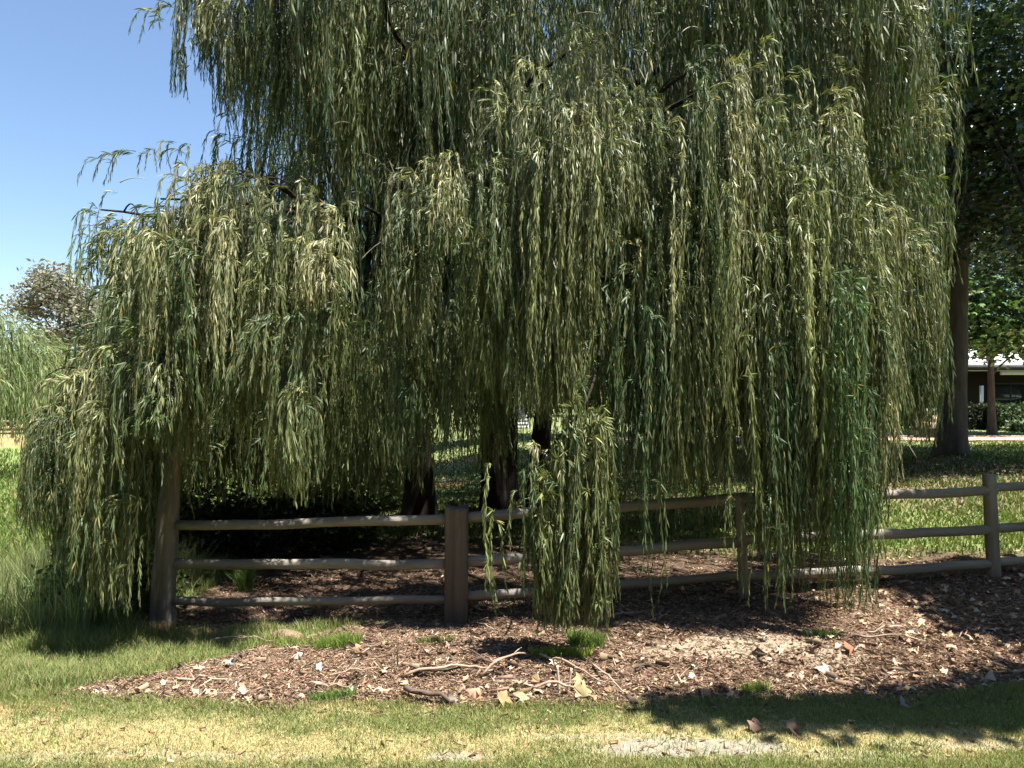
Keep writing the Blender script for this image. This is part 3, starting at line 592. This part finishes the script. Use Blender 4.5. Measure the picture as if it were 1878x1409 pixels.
for (px, pb, pt, d, r) in posts:
    a = W(px + 4, pb + 18, d); b = W(px - 6, pt, d); log(a, b, r, seed=px, n=14, taper=.93, wob=0).build('post', M['post'], fen, True)
rails = [  # (px0, py0, d0, px1, py1, d1, r, ...)
 (322, 962, dl, 822, 953, d2, .041), (318, 1034, dl, 822, 1034, d2, .043), (316, 1103, dl, 822, 1099, d2, .036),
 (852, 948, d2, 1368, 913, d3, .043), (852, 1030, d2, 1368, 993, d3, .043), (852, 1095, d2, 1368, 1054, d3, .038),
 (1352, 914, d3, 1826, 899, d4, .040), (1352, 990, d3, 1826, 970, d4, .041), (1352, 1056, d3, 1826, 1035, d4, .040),
 (1812, 893, d4, 2306, 868, d5, .038), (1812, 968, d4, 2306, 944, d5, .040), (1812, 1031, d4, 2306, 1008, d5, .038)]
for i, (a, b, c, d, e, f, r) in enumerate(rails):
    p = W(a, b, c); q = W(d, e, f); dy = .0 if i < 3 or (i // 3) % 2 == 0 else .0
    log(p, q, r, seed=i * 3 + 1, n=28, taper=R.uniform(.9, 1.0), sag=.008, wob=.012).build('rail', M['rail'], fen, True)
# paddock fence, far left
pf = empty('paddock_fence', (-30, 44, -.3), 'low pale timber fence at the far end of the sunny paddock', 'fence')
for k in range(12):
    x = -47 + k * 2.6; g0 = float(gz(x, 44)); mb = MB(); mb.tube([(x, 44, g0 - .1), (x, 44, g0 + .6), (x, 44, g0 + 1.15)], .09, 8); mb.build('post', M['pale_bark'], pf, True)
    if k < 11:
        for h in (.95, .55):
            mb = MB(); mb.tube([(x, 43.9, g0 + h), (x + 1.3, 43.9, g0 + h), (x + 2.6, 43.9, float(gz(x + 2.6, 44)) + h)], .06, 7); mb.build('rail', M['pale_bark'], pf, True)

# ------------------------------------------------------------------ low building, hedge, shed, wall
M['brick'] = solid('dark_brick', (.02, .016, .014), (.04, .03, .026), 12, (1, 1, 3))
M['roof'] = solid('pale_metal_roof', (.30, .31, .32), (.42, .42, .42), 3, (8, .2, 1), .45, .1, .4)
M['white'] = solid('white_paint', (.70, .70, .68), (.82, .81, .79), 5, rough=.6, bump=.05)
M['dark'] = solid('dark_fascia', (.03, .03, .03), (.05, .05, .05), 5, rough=.6, bump=.05)
M['glass'], _n, _b, _o = newmat('window_glass'); _b.inputs['Base Color'].default_value = (.02, .025, .03, 1); _b.inputs['Roughness'].default_value = .08
M['stone'] = solid('limestone', (.48, .38, .26), (.68, .56, .42), 7, rough=.9)
hb = empty('low_building', (24, 37, .8), 'low dark-walled building with pale metal roof beyond the lawn', 'building')
mb = MB(); mb.box((11.5, 36.0, .6), (44, 46, 3.35)); mb.build('wall', M['brick'], hb)
v = [(10.3, 33.6, 3.55), (45, 33.6, 3.55), (45, 41, 6.1), (10.3, 41, 6.1), (45, 48.4, 3.55), (10.3, 48.4, 3.55)]
v = v + [(a, b, c - .12) for a, b, c in v]
mb = MB(); mb.add(v, [(0, 1, 2, 3), (3, 2, 4, 5), (6, 9, 8, 7), (9, 11, 10, 8), (0, 6, 7, 1), (5, 4, 10, 11), (0, 3, 9, 6), (3, 5, 11, 9), (1, 7, 8, 2), (2, 8, 10, 4)])
ro = mb.build('roof', M['roof'], hb)
mb = MB(); mb.box((10.3, 33.45, 3.27), (45, 33.598, 3.50)); mb.build('fascia', M['dark'], hb)
mb = MB(); mb.box((21.6, 33.62, 3.08), (45, 33.8, 3.24)); mb.build('beam', M['white'], hb)
for x in (14.2, 20.7, 27.2, 33.7):
    mb = MB(); mb.box((x, 33.7, .6), (x + .12, 33.82, 2.6 if x == 20.7 else 3.2)); mb.build('verandah_post', M['white'] if x == 20.7 else M['dark'], hb)
for x in (13.2, 16.8, 22.4, 26.4, 30):
    mb = MB(); x1 = x + 2.2
    for bx in (((x, 35.93, 1.5), (x1, 35.997, 1.58)), ((x, 35.93, 2.72), (x1, 35.997, 2.8)), ((x, 35.93, 1.583), (x + .08, 35.997, 2.717)), ((x1 - .08, 35.93, 1.583), (x1, 35.997, 2.717)), ((x + 1.06, 35.94, 1.583), (x + 1.12, 35.997, 2.717))): mb.box(*bx)
    wo = mb.build('window', M['dark'], hb)
    mb = MB(); mb.box((x + .082, 35.965, 1.585), (x1 - .082, 35.985, 2.715)); V0 = np.vstack(mb.v)
    pn = mesh('pane', V0, np.vstack(mb.q), M['glass'], wo)
def leafy_box(name, a, b, n, L, col, label, cat, group=None):
    a = np.array(a); b = np.array(b); c = (a + b) / 2
    P = R.uniform(a, b, (n, 3)); ax = R.integers(0, 3, n); s = R.random(n) < .5; 
    for k in range(3): P[:, k] = np.where(ax == k, np.where(s, a[k], b[k]) + R.normal(0, .05, n), P[:, k])
    m = R.random(n) < .25; P[m] = R.uniform(a, b, (m.sum(), 3))
    V, T, nv = rhomb(P, R.normal(size=(n, 3)), L * R.uniform(.6, 1.3, n), L * .6 * R.uniform(.7, 1.2, n))
    o = mesh(name, V, T, M['far_leaf'], None, np.repeat(jit(n, col, .3, .1), nv, 0), False, (c[0], c[1], a[2])); tag(o, label, cat, group); return o
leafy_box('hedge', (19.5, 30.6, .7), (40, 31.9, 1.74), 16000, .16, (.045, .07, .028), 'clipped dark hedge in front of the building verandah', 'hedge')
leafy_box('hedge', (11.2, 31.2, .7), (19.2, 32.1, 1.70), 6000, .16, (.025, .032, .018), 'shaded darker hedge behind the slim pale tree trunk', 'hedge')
leafy_box('groundcover_shrub', (19.8, 29.6, .7), (23.5, 30.4, 1.05), 1600, .2, (.12, .15, .08), 'low spreading silvery shrub at the foot of the clipped hedge', 'shrub')
sdh = empty('garden_shed', (.6, 34.5, .7), 'small white weatherboard shed glimpsed between the willow stems', 'shed')
mb = MB()
for k in range(9): 
    z = .75 + k * .16; mb.add([(-.9, 34.0 - .03, z), (.75, 34.0 - .03, z), (.75, 34.0, z + .158), (-.9, 34.0, z + .158), (-.9, 36, z), (.75, 36, z), (.75, 36, z + .158), (-.9, 36, z + .158)], [(0, 1, 2, 3), (1, 5, 6, 2), (4, 0, 3, 7), (5, 4, 7, 6)])
mb.build('wall', M['white'], sdh)
mb = MB(); mb.add([(-1.05, 33.8, 2.2), (.9, 33.8, 2.2), (.9, 35, 2.65), (-1.05, 35, 2.65), (.9, 36.2, 2.2), (-1.05, 36.2, 2.2), (-1.05, 33.8, 2.14), (.9, 33.8, 2.14), (.9, 36.2, 2.14), (-1.05, 36.2, 2.14)], [(0, 1, 2, 3), (3, 2, 4, 5), (0, 6, 7, 1), (6, 9, 8, 7), (5, 4, 8, 9)], [(0, 3, 5), (1, 4, 2)])
mb.build('roof', M['roof'], sdh)
mb = MB()
for r_ in range(3):
    for c_ in range(3):
        mb.box((13.9 + c_ * .45 + (r_ % 2) * .08, 25.9 + .003 * c_, .95 + r_ * .225), (14.33 + c_ * .45 + (r_ % 2) * .08, 26.3, 1.165 + r_ * .225))
lw = mb.build('limestone_wall', M['stone'], None, False, (14.6, 26.1, .6)); tag(lw, 'short sunlit block wall left of the big dark trunk', 'wall')
mb = MB(); mb.box((13.8, 25.95, .45), (15.4, 26.25, .945)); o = mb.build('wall_base', M['dark'], lw); o.location = (0, 0, 0)
for v_ in o.data.vertices: pass

# ------------------------------------------------------------------ undergrowth
def bush(name, c, r, n, L, col, label, kind='r', group=None):
    V, T, cc = blobs_leaves([(c[0], c[1], c[2], r[0], r[1], r[2], 1)], n, L, col, 'r', 8, .10)
    V[:, 2] = np.maximum(V[:, 2], gz(V[:, 0], V[:, 1]))
    o = mesh(name, V, T, M['far_leaf'], None, cc, False, (c[0], c[1], float(gz(c[0], c[1])))); tag(o, label, 'shrub', group)
bush('undergrowth_shrub', (-4.2, 9.6, .2), (1.2, .7, .62), 7000, .10, (.035, .05, .02), 'added dark shrub standing in for shade behind the left fence bay next to the leaning post')  # added to keep the left bay dark and cover the lit paddock
bush('undergrowth_shrub', (-2.6, 9.6, .2), (1.0, .7, .5), 5000, .10, (.04, .05, .022), 'added dark shrub standing in for shade in the middle of the left fence bay')  # second added filler, hides the sunny paddock where only shade belongs
bush('undergrowth_shrub', (-2.3, 12.2, .50), (.8, .7, .6), 5000, .10, (.06, .085, .03), 'taller weedy shrub left of the willow stems')
bush('undergrowth_shrub', (-3.65, 6.9, .05), (.55, .5, .42), 5000, .07, (.05, .08, .025), 'low dark weeds filling the shade left of the leaning post')

def blades(name, x, y, h, wd, c, mat, label, cat, lean=.5, kind='stuff', up=0):
    n = len(x); z = gz(x, y) - .004; a = R.uniform(0, 2 * np.pi, n); l = R.uniform(0, lean, n) * h; b = R.uniform(0, 2 * np.pi, n)
    D = np.stack([np.cos(a), np.sin(a), 0 * a], -1) * (wd * .5)[:, None]; P = np.stack([x, y, z], -1)
    O = np.stack([np.cos(b) * l, np.sin(b) * l, h], -1)
    Mi = P + O * np.array([.4, .4, .6])
    V = np.stack([P - D, P + D, Mi - D * .75, Mi + D * .75, P + O], 1).reshape(-1, 3); i = (np.arange(n) * 5)[:, None]
    T = np.concatenate([i + [0, 1, 3], i + [0, 3, 2], i + [2, 3, 4]], 0)
    o = mesh(name, V, T, mat, None, np.repeat(c, 5, 0)); tag(o, label, cat, None, kind); return o
def sample(n, x0, x1, y0, y1, dens):
    # more candidates close to the camera, uniform in the picture
    y = 1 / R.uniform(1 / y1, 1 / y0, n); x = R.uniform(x0, x1, n) * y; k = R.random(n) < dens(x, y); return x[k], y[k]
# near lawn
x, y = sample(420000, -.74, .74, 3.3, 4.95, lambda x, y: (1 - mulch(x, y)) * (1 - .93 * sandiness(x, y)) * (1 - .35 * dryness(x, y)))
d_ = (dryness(x, y) + R.normal(0, .38, len(x)) > .5)[:, None]
c = np.where(d_, jit(len(x), STRAW * 1.25, .16, .05), jit(len(x), np.array([.225, .25, .095]), .2, .08))
h = R.uniform(.010, .026, len(x)) * np.where(d_[:, 0], .75, 1.15) * (1 + .8 * ss(.12, 0, np.abs(y - edge_front(x))))
blades('lawn_grass', x, y, h, R.uniform(.0025, .005, len(x)), c, M['grass'], 'short mown lawn grass with straw coloured dry patches in the foreground', 'grass', 1.0)
x, y = sample(9000, -.74, .74, 3.3, 4.9, lambda x, y: (1 - mulch(x, y)) * (fbm(x, y, .25, 3) > .52))
blades('lawn_weeds', x, y, R.uniform(.025, .05, len(x)), R.uniform(.003, .007, len(x)), jit(len(x), np.array([.16, .21, .06]), .25, .1), M['grass'], 'coarser longer blades sprouting through the mown lawn', 'grass', 1.2)
# longer grass on the left bank
def ld(x, y): return (1 - mulch(x, y)) * ss(-.9, -1.5, x + 0 * y) * ss(4.3, 4.8, y) * (1 - .8 * smask(50, 1297, 90, 14, x, y))
x, y = sample(150000, -.78, -.05, 4.3, 9, ld)
tall = ss(-2.6, -3.4, x) * ss(5.3, 6.2, y)
c = jit(len(x), np.array([.19, .24, .08]), .22, .1); dd = (R.random(len(x)) < .25)[:, None]; c = np.where(dd, jit(len(x), STRAW * .8, .15, .05), c)
h = R.uniform(.02, .06, len(x)) * (1 + 2.2 * tall) * (1 + .8 * (fbm(x, y, .3, 2) > .6)); blades('bank_grass', x, y, h, R.uniform(.003, .006, len(x)), c, M['grass'], 'longer bright green grass on the bank at the left', 'grass', 1.0)
# tall seeding grass at the left edge
x = R.uniform(-5.2, -3.3, 9000); y = R.uniform(5.9, 8.2, 9000); k = (fbm(x, y, .35, 2) > .45); x = x[k]; y = y[k]
blades('tall_grass', x, y, R.uniform(.15, .6, len(x)), R.uniform(.004, .008, len(x)), jit(len(x), np.array([.27, .31, .14]), .2, .1), M['grass'], 'tall loose grass swaying at the left edge of the paddock', 'grass', .6)
# paddock and back lawn
x, y = sample(190000, -.9, .9, 7.2, 32, lambda x, y: (1 - mulch(x, y)) * (.7 + .3 * ss(.4, .6, fbm(x, y, 1.2, 2))))
lf = ss(-2.2, -4, x + (y - 6) * .12); c = jit(len(x), np.array([.13, .18, .05]), .22, .1) * (1 - .35 * ss(9.5, 12, y) * (1 - lf) * (1 - ss(9, 12, x)))[:, None]  # middle of the back lawn: tree shade put into the blade colour
c = np.where((R.random(len(x)) < .12)[:, None], jit(len(x), STRAW * .8, .15, .05), c)
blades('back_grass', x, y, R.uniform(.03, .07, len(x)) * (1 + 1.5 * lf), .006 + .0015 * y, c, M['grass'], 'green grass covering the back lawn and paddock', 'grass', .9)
# grass tufts on the bed
def tuft(cx, cy, n, r, h, col, name, label, cat='grass tuft', mat='grass', ln=.8, group=None):
    q_ = np.clip(R.normal(0, .75, (2, n)), -1.25, 1.25); x = cx + q_[0] * r[0] + R.normal(0, .004, n); y = cy + q_[1] * r[1] + R.normal(0, .004, n); o = blades(name, x, y, R.uniform(h * .4, h, n), R.uniform(.003, .006, n), jit(n, np.array(col), .2, .08), M[mat], label, cat, ln, None)
def G(px, py):
    d = EYE * F / (py - HY)
    for _ in range(6): d = (EYE - float(gz((px - CX) / F * d, d))) * F / (py - HY)
    return (px - CX) / F * d, d
for (px, py, n, r, h, col, nm, lab) in [
   (1030, 1203, 2200, (.16, .035), .07, (.26, .33, .07), 'grass_tuft', 'yellow green grass strip at the foot of the low willow spray'),
   (1075, 1185, 900, (.09, .04), .14, (.17, .25, .08), 'grass_tuft', 'taller green tuft right beneath the low willow spray'),
   (620, 1185, 1300, (.12, .06), .11, (.20, .28, .07), 'grass_tuft', 'pale green tuft on the bed edge below the left fence bay'),
   (535, 1180, 1500, (.22, .06), .05, (.22, .28, .08), 'grass_tuft', 'flat spreading grass patch beside the mulch left of centre'),
   (610, 1283, 700, (.10, .03), .07, (.13, .22, .06), 'grass_tuft', 'small dark green tuft where lawn meets mulch'),
   (1385, 1268, 350, (.07, .03), .07, (.22, .30, .07), 'weed_tuft', 'little yellow green weed clump on the front rim of the bed'),
   (1505, 1168, 500, (.09, .04), .07, (.22, .32, .10), 'weed_tuft', 'pale green weed clump under the right hanging strands'),
   (800, 1178, 350, (.10, .03), .06, (.15, .20, .06), 'grass_tuft', 'thin grass beside the foot of the thick brown post'),
   (450, 1080, 500, (.05, .05), .30, (.13, .22, .06), 'weed_tuft', 'bright weed standing behind the lowest rail of the left bay')]:
    gx_, gy_ = G(px, py); tuft(gx_, gy_, n, r, h, col, nm, lab)
gx_, gy_ = G(300, 1158); tuft(gx_ - .02, gy_ - .12, 500, (.13, .04), .12, (.55, .38, .17), 'straw_tuft', 'dry golden straw around the foot of the leaning post', mat='straw', ln=1.0)
gx_, gy_ = G(360, 1168); tuft(gx_, gy_, 350, (.13, .03), .07, (.55, .36, .18), 'straw_tuft', 'short orange straw stubble right of the leaning post foot', mat='straw', ln=1.0)

# ------------------------------------------------------------------ mulch, litter, twigs, fallen leaves
def chips(n, dens, L, name, label, cat, cols, x0=-.72, x1=.72, y0=4.2, y1=8.2, ar=.22):
    x, y = sample(n, x0, x1, y0, y1, dens); m = len(x); z = gz(x, y) + R.uniform(.0, .012, m)
    a = R.uniform(0, 2 * np.pi, m); D = np.stack([np.cos(a), np.sin(a), R.normal(0, .25, m)], -1)
    l = L * R.uniform(.35, 1.4, m); P = np.stack([x, y, z], -1); up = np.zeros((m, 3)); up[:, 2] = 1; up += R.normal(0, .4, (m, 3))
    A = unit(np.cross(unit(D), up)); w_ = l * ar * R.uniform(.5, 1.6, m); D = unit(D) * l[:, None] * .5; A = A * w_[:, None] * .5; U = unit(np.cross(D, A)) * (w_ * .35)[:, None]
    V = np.stack([P - D - A, P + D - A * .6, P + D * .9 + A, P - D * .9 + A * .8, P - D - A + U, P + D - A * .6 + U, P + D * .9 + A + U, P - D * .9 + A * .8 + U], 1).reshape(-1, 3)
    i = (np.arange(m) * 8)[:, None]
    Q = np.concatenate([i + [4, 5, 6, 7], i + [0, 1, 5, 4], i + [1, 2, 6, 5], i + [2, 3, 7, 6], i + [3, 0, 4, 7]], 0)
    ci = R.integers(0, len(cols), m); c = jit(m, np.array(cols)[ci], .22, .05)
    o = mesh(name, V, Q, M['litter'], None, np.repeat(c, 8, 0)); tag(o, label, cat, None, 'stuff')
BR = [(.33, .22, .145), (.25, .155, .105), (.40, .285, .19), (.14, .095, .068), (.44, .34, .24)]
bare = lambda x, y: 1 - .75 * np.maximum(smask(1330, 1205, 190, 22, x, y), smask(1500, 1225, 120, 14, x, y) * .7)
chips(62000, lambda x, y: (mulch(x, y) > .45 - .3 * R.random(len(x))) * bare(x, y), .038, 'wood_mulch', 'brown bark mulch and needle litter covering the bed before the fence', 'mulch', BR, ar=.2)
chips(60000, lambda x, y: (mulch(x, y) > .35) * (1 - .5 * np.maximum(smask(1330, 1205, 190, 22, x, y), 0)), .016, 'mulch_fines', 'fine crumbs and needles between the bark chips', 'mulch', BR, y1=7, ar=.35)
chips(3000, lambda x, y: (mulch(x, y) > .6) * (fbm(x, y, .35, 2) > .5) * bare(x, y), .085, 'bark_chunks', 'coarse dark bark pieces lying in clumps on the mulch', 'bark', [(.20, .14, .10), (.30, .22, .15), (.14, .10, .075)], y1=6.6, ar=.42)
chips(1500, lambda x, y: (np.abs(y - edge_front(x)) < .16) * (x > -2.6) * (x < 3), .05, 'edge_crumbs', 'bark crumbs kicked onto the grass along the bed edge', 'mulch', BR, y0=4.1, y1=5.2, ar=.35)
chips(900, lambda x, y: (1 - mulch(x, y)), .035, 'lawn_debris', 'scattered dry bits lying on the mown grass', 'litter', [(.40, .30, .18), (.30, .2, .12)], y0=3.3, y1=4.6, ar=.4)
chips(9000, lambda x, y: (mulch(x, y) > .5) * .9 * bare(x, y), .085, 'twig_litter', 'fine dry twigs strewn over the mulch', 'twigs', [(.42, .30, .21), (.34, .25, .18), (.52, .42, .32)], ar=.06)
chips(3500, lambda x, y: ss(8.5, 10, y) * (fbm(x, y, 1.1, 2) > .48), .10, 'under_tree_litter', 'brown leaf litter on the shaded ground under the trees', 'leaf litter', BR, x0=-.3, x1=.75, y0=8, y1=15, ar=.6)
def litter_leaves(x, y, L, cols, sc=1):
    n = len(x); P = np.stack([x, y, gz(x, y) + R.uniform(.008, .035, n)], -1); Nn = R.normal(0, .5, (n, 3)); Nn[:, 2] = 1
    V, T, nv = starleaf(P, Nn, L); V = V + R.normal(0, .16, V.shape) * np.repeat(L, nv)[:, None] * .5
    return V, T, np.repeat(jit(n, np.array(cols)[R.integers(0, len(cols), n)], .15, .06), nv, 0)
LC = [(.40, .27, .17), (.46, .33, .22), (.32, .19, .11), (.52, .40, .28)]
x, y = sample(2600, -.72, .72, 4.3, 7.5, lambda x, y: (mulch(x, y) > .5) * (.15 + .85 * ss(2.2, 3.2, x) + .5 * np.exp(-((y - 4.5) / .12) ** 2)))
V, T, c = litter_leaves(x, y, R.uniform(.03, .075, len(x)), LC); o = mesh('leaf_litter', V, T, M['litter'], None, c); tag(o, 'small curled dry leaves scattered over the mulch bed', 'leaf litter', None, 'stuff')
# fallen leaves one can count
fl = [(1062, 1256, .11, (0.41, 0.31, 0.16), 'upright pale yellow dry leaf on the mulch, left of the bare pale soil'), (1070, 1278, .13, (0.41, 0.34, 0.18), 'largest golden dry leaf at the lawn edge below the willow spray'), (1090, 1284, .08, (0.37, 0.28, 0.16), 'small tan leaf just right of the golden one'),
      (1512, 1233, .10, (0.45, 0.41, 0.35), 'whitish curled leaf on the pale soil at right'), (1560, 1205, .10, (0.34, 0.13, 0.07), 'orange red fallen leaf near the shaded right end'), (420, 1221, .07, (0.45, 0.43, 0.39), 'white chip-like leaf on the left mulch slope'),
      (585, 1228, .07, (0.45, 0.41, 0.37), 'pale leaf in the middle of the left mulch'), (545, 1208, .09, (0.44, 0.38, 0.31), 'upright cream leaf beside the flat grass patch'), (700, 1232, .10, (0.37, 0.29, 0.19), 'tan leaf lying beside the small upright stub'), (652, 1195, .08, (0.41, 0.28, 0.17), 'orange tan leaf right of the pale tuft'),
      (820, 1290, .12, (0.41, 0.35, 0.27), 'pale leaf in the row along the lawn edge'), (870, 1278, .13, (0.37, 0.23, 0.15), 'reddish tan leaf in the row along the lawn edge'), (930, 1290, .12, (0.38, 0.26, 0.13), 'amber leaf at the right end of the leaf row'), (955, 1286, .10, (0.41, 0.35, 0.20), 'yellow leaf touching the grass below the spray'),
      (985, 1254, .10, (0.36, 0.23, 0.13), 'rusty leaf left of the pale dead stalks'), (1010, 1262, .08, (0.45, 0.43, 0.37), 'white leaf at the foot of the pale dead stalks'), (1268, 1245, .05, (0.48, 0.46, 0.43), 'tiny white leaf on the sunny mulch below the pale soil'), (1300, 1280, .11, (0.36, 0.23, 0.13), 'brown leaf on the rim of the bed near the shadow'),
      (1400, 1173, .09, (0.44, 0.38, 0.28), 'cream leaf above the bare soil patch'), (1430, 1196, .10, (0.43, 0.36, 0.27), 'pale leaf behind the right of the bare soil'), (1390, 1340, .11, (0.17, 0.11, 0.08), 'dark brown leaf on the shaded lawn edge'), (1452, 1345, .12, (0.19, 0.13, 0.09), 'brown curled leaf on the lawn right of the dark leaf'), (1808, 1253, .12, (0.28, 0.25, 0.20), 'grey leaf lying on the shaded lawn at far right'), (1655, 1296, .10, (0.23, 0.20, 0.16), 'lone leaf in the middle of the shaded lawn'), (1430, 1113, .10, (0.41, 0.17, 0.10), 'red leaf under the right strands before the fence')]
for (px, py, L, c, lab) in fl:
    gx_, gy_ = G(px, py + 4); P = np.array([[gx_, gy_, float(gz(gx_, gy_)) + .035]]); Nn = np.array([[R.normal(0, .5), -1.0, .9]])
    V, T, nv = starleaf(P, Nn, np.array([L])); V = V + R.normal(0, .11 * L, V.shape) 
    V[:, 2] = np.maximum(V[:, 2], gz(V[:, 0], V[:, 1]) + .002)
    o = mesh('fallen_leaf', V, T, M['litter'], None, np.tile(c, (len(V), 1)), False, (gx_, gy_, float(gz(gx_, gy_)))); tag(o, lab, 'leaf', 'fallen leaves on the mulch and lawn')
# sticks
M['stick'] = solid('dry_stick', (.20, .14, .10), (.42, .32, .24), 9, (1, 1, 1), .85)
M['stick_d'] = solid('dark_stick', (.06, .045, .035), (.14, .10, .08), 9, (1, 1, 1), .9)
sticks = [(745, 1245, 900, 1232, .010, 8, 'stick', 'long pale stick lying across the mulch left of centre'), (880, 1245, 975, 1208, .009, 14, 'stick', 'arched stick rising to the willow spray'), (990, 1210, 1110, 1262, .008, 10, 'stick', 'curved stick running right from the willow spray'), (1085, 1225, 1150, 1280, .008, 6, 'stick', 'slanting stick right of the golden leaves'),
          (740, 1275, 840, 1295, .018, 4, 'stick_d', 'thick dark branch on the lawn edge'), (760, 1243, 850, 1240, .012, -2, 'stick_d', 'dark broken branch among the pale twigs'), (320, 1250, 420, 1254, .009, 3, 'stick', 'short stick low on the left mulch slope'), (428, 1218, 458, 1200, .010, 0, 'stick_d', 'dark stub pointing up on the left slope'),
          (380, 1178, 500, 1182, .007, 6, 'stick', 'thin bent stick along the grass below the left bay'), (870, 1218, 900, 1222, .014, 0, 'stick_d', 'stubby dark wood piece below the thick post'), (1045, 1175, 1082, 1137, .005, 0, 'stick', 'thin pale stem leaning out of the spray foot'), (1165, 1238, 1190, 1225, .011, 0, 'stick_d', 'small dark wood chip on the sunny mulch'),
          (1590, 1170, 1660, 1160, .009, 12, 'stick', 'pale curved stick beside the right willow strands'), (1570, 1168, 1700, 1180, .007, 6, 'stick', 'long stick in shade right of the strands'), (1110, 1140, 1190, 1128, .007, 2, 'stick', 'straight stick in the shade before the middle bay'), (1240, 1250, 1260, 1262, .007, 0, 'stick', 'short stick on the red mulch'),
          (975, 1270, 1060, 1276, .010, -4, 'stick', 'stick lying behind the golden leaves'), (600, 1250, 690, 1232, .006, 8, 'stick', 'thin bowed twig left of the upright stub'), (560, 1262, 640, 1268, .006, 6, 'stick', 'fine twig near the small dark tuft'), (905, 1160, 860, 1140, .006, 3, 'stick', 'thin stick at the foot of the thick brown post')]
for (a, b, c, d, r, arc, mt, lab) in sticks:
    p = np.array([*G(a, b), 0]); q = np.array([*G(c, d), 0])
    if abs(q[1] - p[1]) > .5: q[1] = p[1] + np.sign(q[1] - p[1]) * .4
    P = curve(p, (p + q) / 2 + [0, -.06 * np.sign(arc), 0], q, 12); P[:, 2] = gz(P[:, 0], P[:, 1]) + r * .8 + .02
    P[:, 2] += np.sin(np.linspace(0, np.pi, 12)) * abs(arc) * .004; P += (fbm(np.arange(12)[:, None] * .5 + a, np.arange(3)[None] * 5.5, 1, 2) - .5) * .04
    mb = MB(); mb.tube(P, np.linspace(r, r * .55, 12), 7, .15, seed=a)
    for k in range(2 if r < .012 else 1):
        s_ = P[4 + 3 * k]; e = s_ + np.array([R.uniform(-.1, .1), R.uniform(-.1, .1), R.uniform(.0, .05)]); mb.tube(curve(s_, (s_ + e) / 2 + [0, 0, .01], e, 6), np.linspace(r * .5, r * .25, 6), 5)
    o = mb.build('fallen_stick', M[mt], None, True, tuple(P[0])); tag(o, lab, 'stick', 'sticks lying on the mulch')
def stub(px, py, h, r, lab, mt='stick', lean=0, name='dead_stalk'):
    gx_, gy_ = G(px, py); z = float(gz(gx_, gy_)); mb = MB(); mb.tube(curve((gx_, gy_, z - .02), (gx_ + lean * .4, gy_, z + h * .5), (gx_ + lean, gy_, z + h), 8), np.linspace(r, r * .6, 8), 7, .2)
    o = mb.build(name, M[mt], None, True, (gx_, gy_, z)); tag(o, lab, 'stalk')
stub(729, 1225, .13, .006, 'thin upright dark stub in the left mulch', 'stick_d'); stub(720, 1224, .09, .004, 'short pale stub beside the dark one')
M['bone'] = solid('bleached_stalk', (.40, .35, .27), (.55, .5, .4), 9)
stub(1025, 1264, .14, .011, 'bleached pale dead stalk, left of a pair below the willow spray', 'bone', -.01); stub(1042, 1266, .13, .010, 'bleached pale dead stalk, right of a pair below the willow spray', 'bone', .02)
stub(760, 1172, .05, .008, 'small grey stump in the shade below the fence', 'stick')
# weathered board at the left and root mound
gx_, gy_ = G(112, 1276); z = float(gz(gx_, gy_)); mb = MB(); mb.box((gx_ - .075, gy_ - .03, z), (gx_ + .07, gy_ + .03, z + .016)); mb.box((gx_ - .075, gy_ - .028, z - .03), (gx_ - .03, gy_ + .028, z - .001))
mb.box((gx_ - .02, gy_ - .032, z + .017), (gx_ + .06, gy_ + .01, z + .024))
M['board'] = solid('rotten_board', (.07, .035, .03), (.15, .08, .06), 12)
o = mb.build('broken_board', M['board'], None, False, (gx_, gy_, z)); tag(o, 'dark reddish broken board lying in the grass at far left', 'board')
def mound(px, py, r, h, lab, mat):
    gx_, gy_ = G(px, py); z = float(gz(gx_, gy_)); u, v = np.meshgrid(np.linspace(0, 2 * np.pi, 33)[:-1], np.linspace(0, 1, 10)); hh = h * np.cos(v * np.pi / 2) ** .8
    rr = r * v * (1 + .3 * (fbm(np.cos(u) + 4, np.sin(u) + px, .7, 2) - .5)); X = gx_ + rr * np.cos(u) * 1.6; Y = gy_ + rr * np.sin(u)
    Z = gz(X, Y) - .01 + hh * (1 + .5 * (fbm(X * 9, Y * 9, 1, 3) - .5)); V = np.stack([X, Y, Z], -1).reshape(-1, 3); k = 32
    q = [(a * k + b, a * k + (b + 1) % k, (a + 1) * k + (b + 1) % k, (a + 1) * k + b) for a in range(9) for b in range(k)]
    o = mesh('soil_mound', V, np.array(q), mat, None, None, True, (gx_, gy_, z)); tag(o, lab, 'mound')
M['clod'] = solid('mulch_clod', (.12, .08, .055), (.28, .20, .14), 14, bump=1, bdist=.03)
mound(520, 1168, .10, .06, 'brown heap of mulch on the bed edge below the left fence bay', M['clod'])
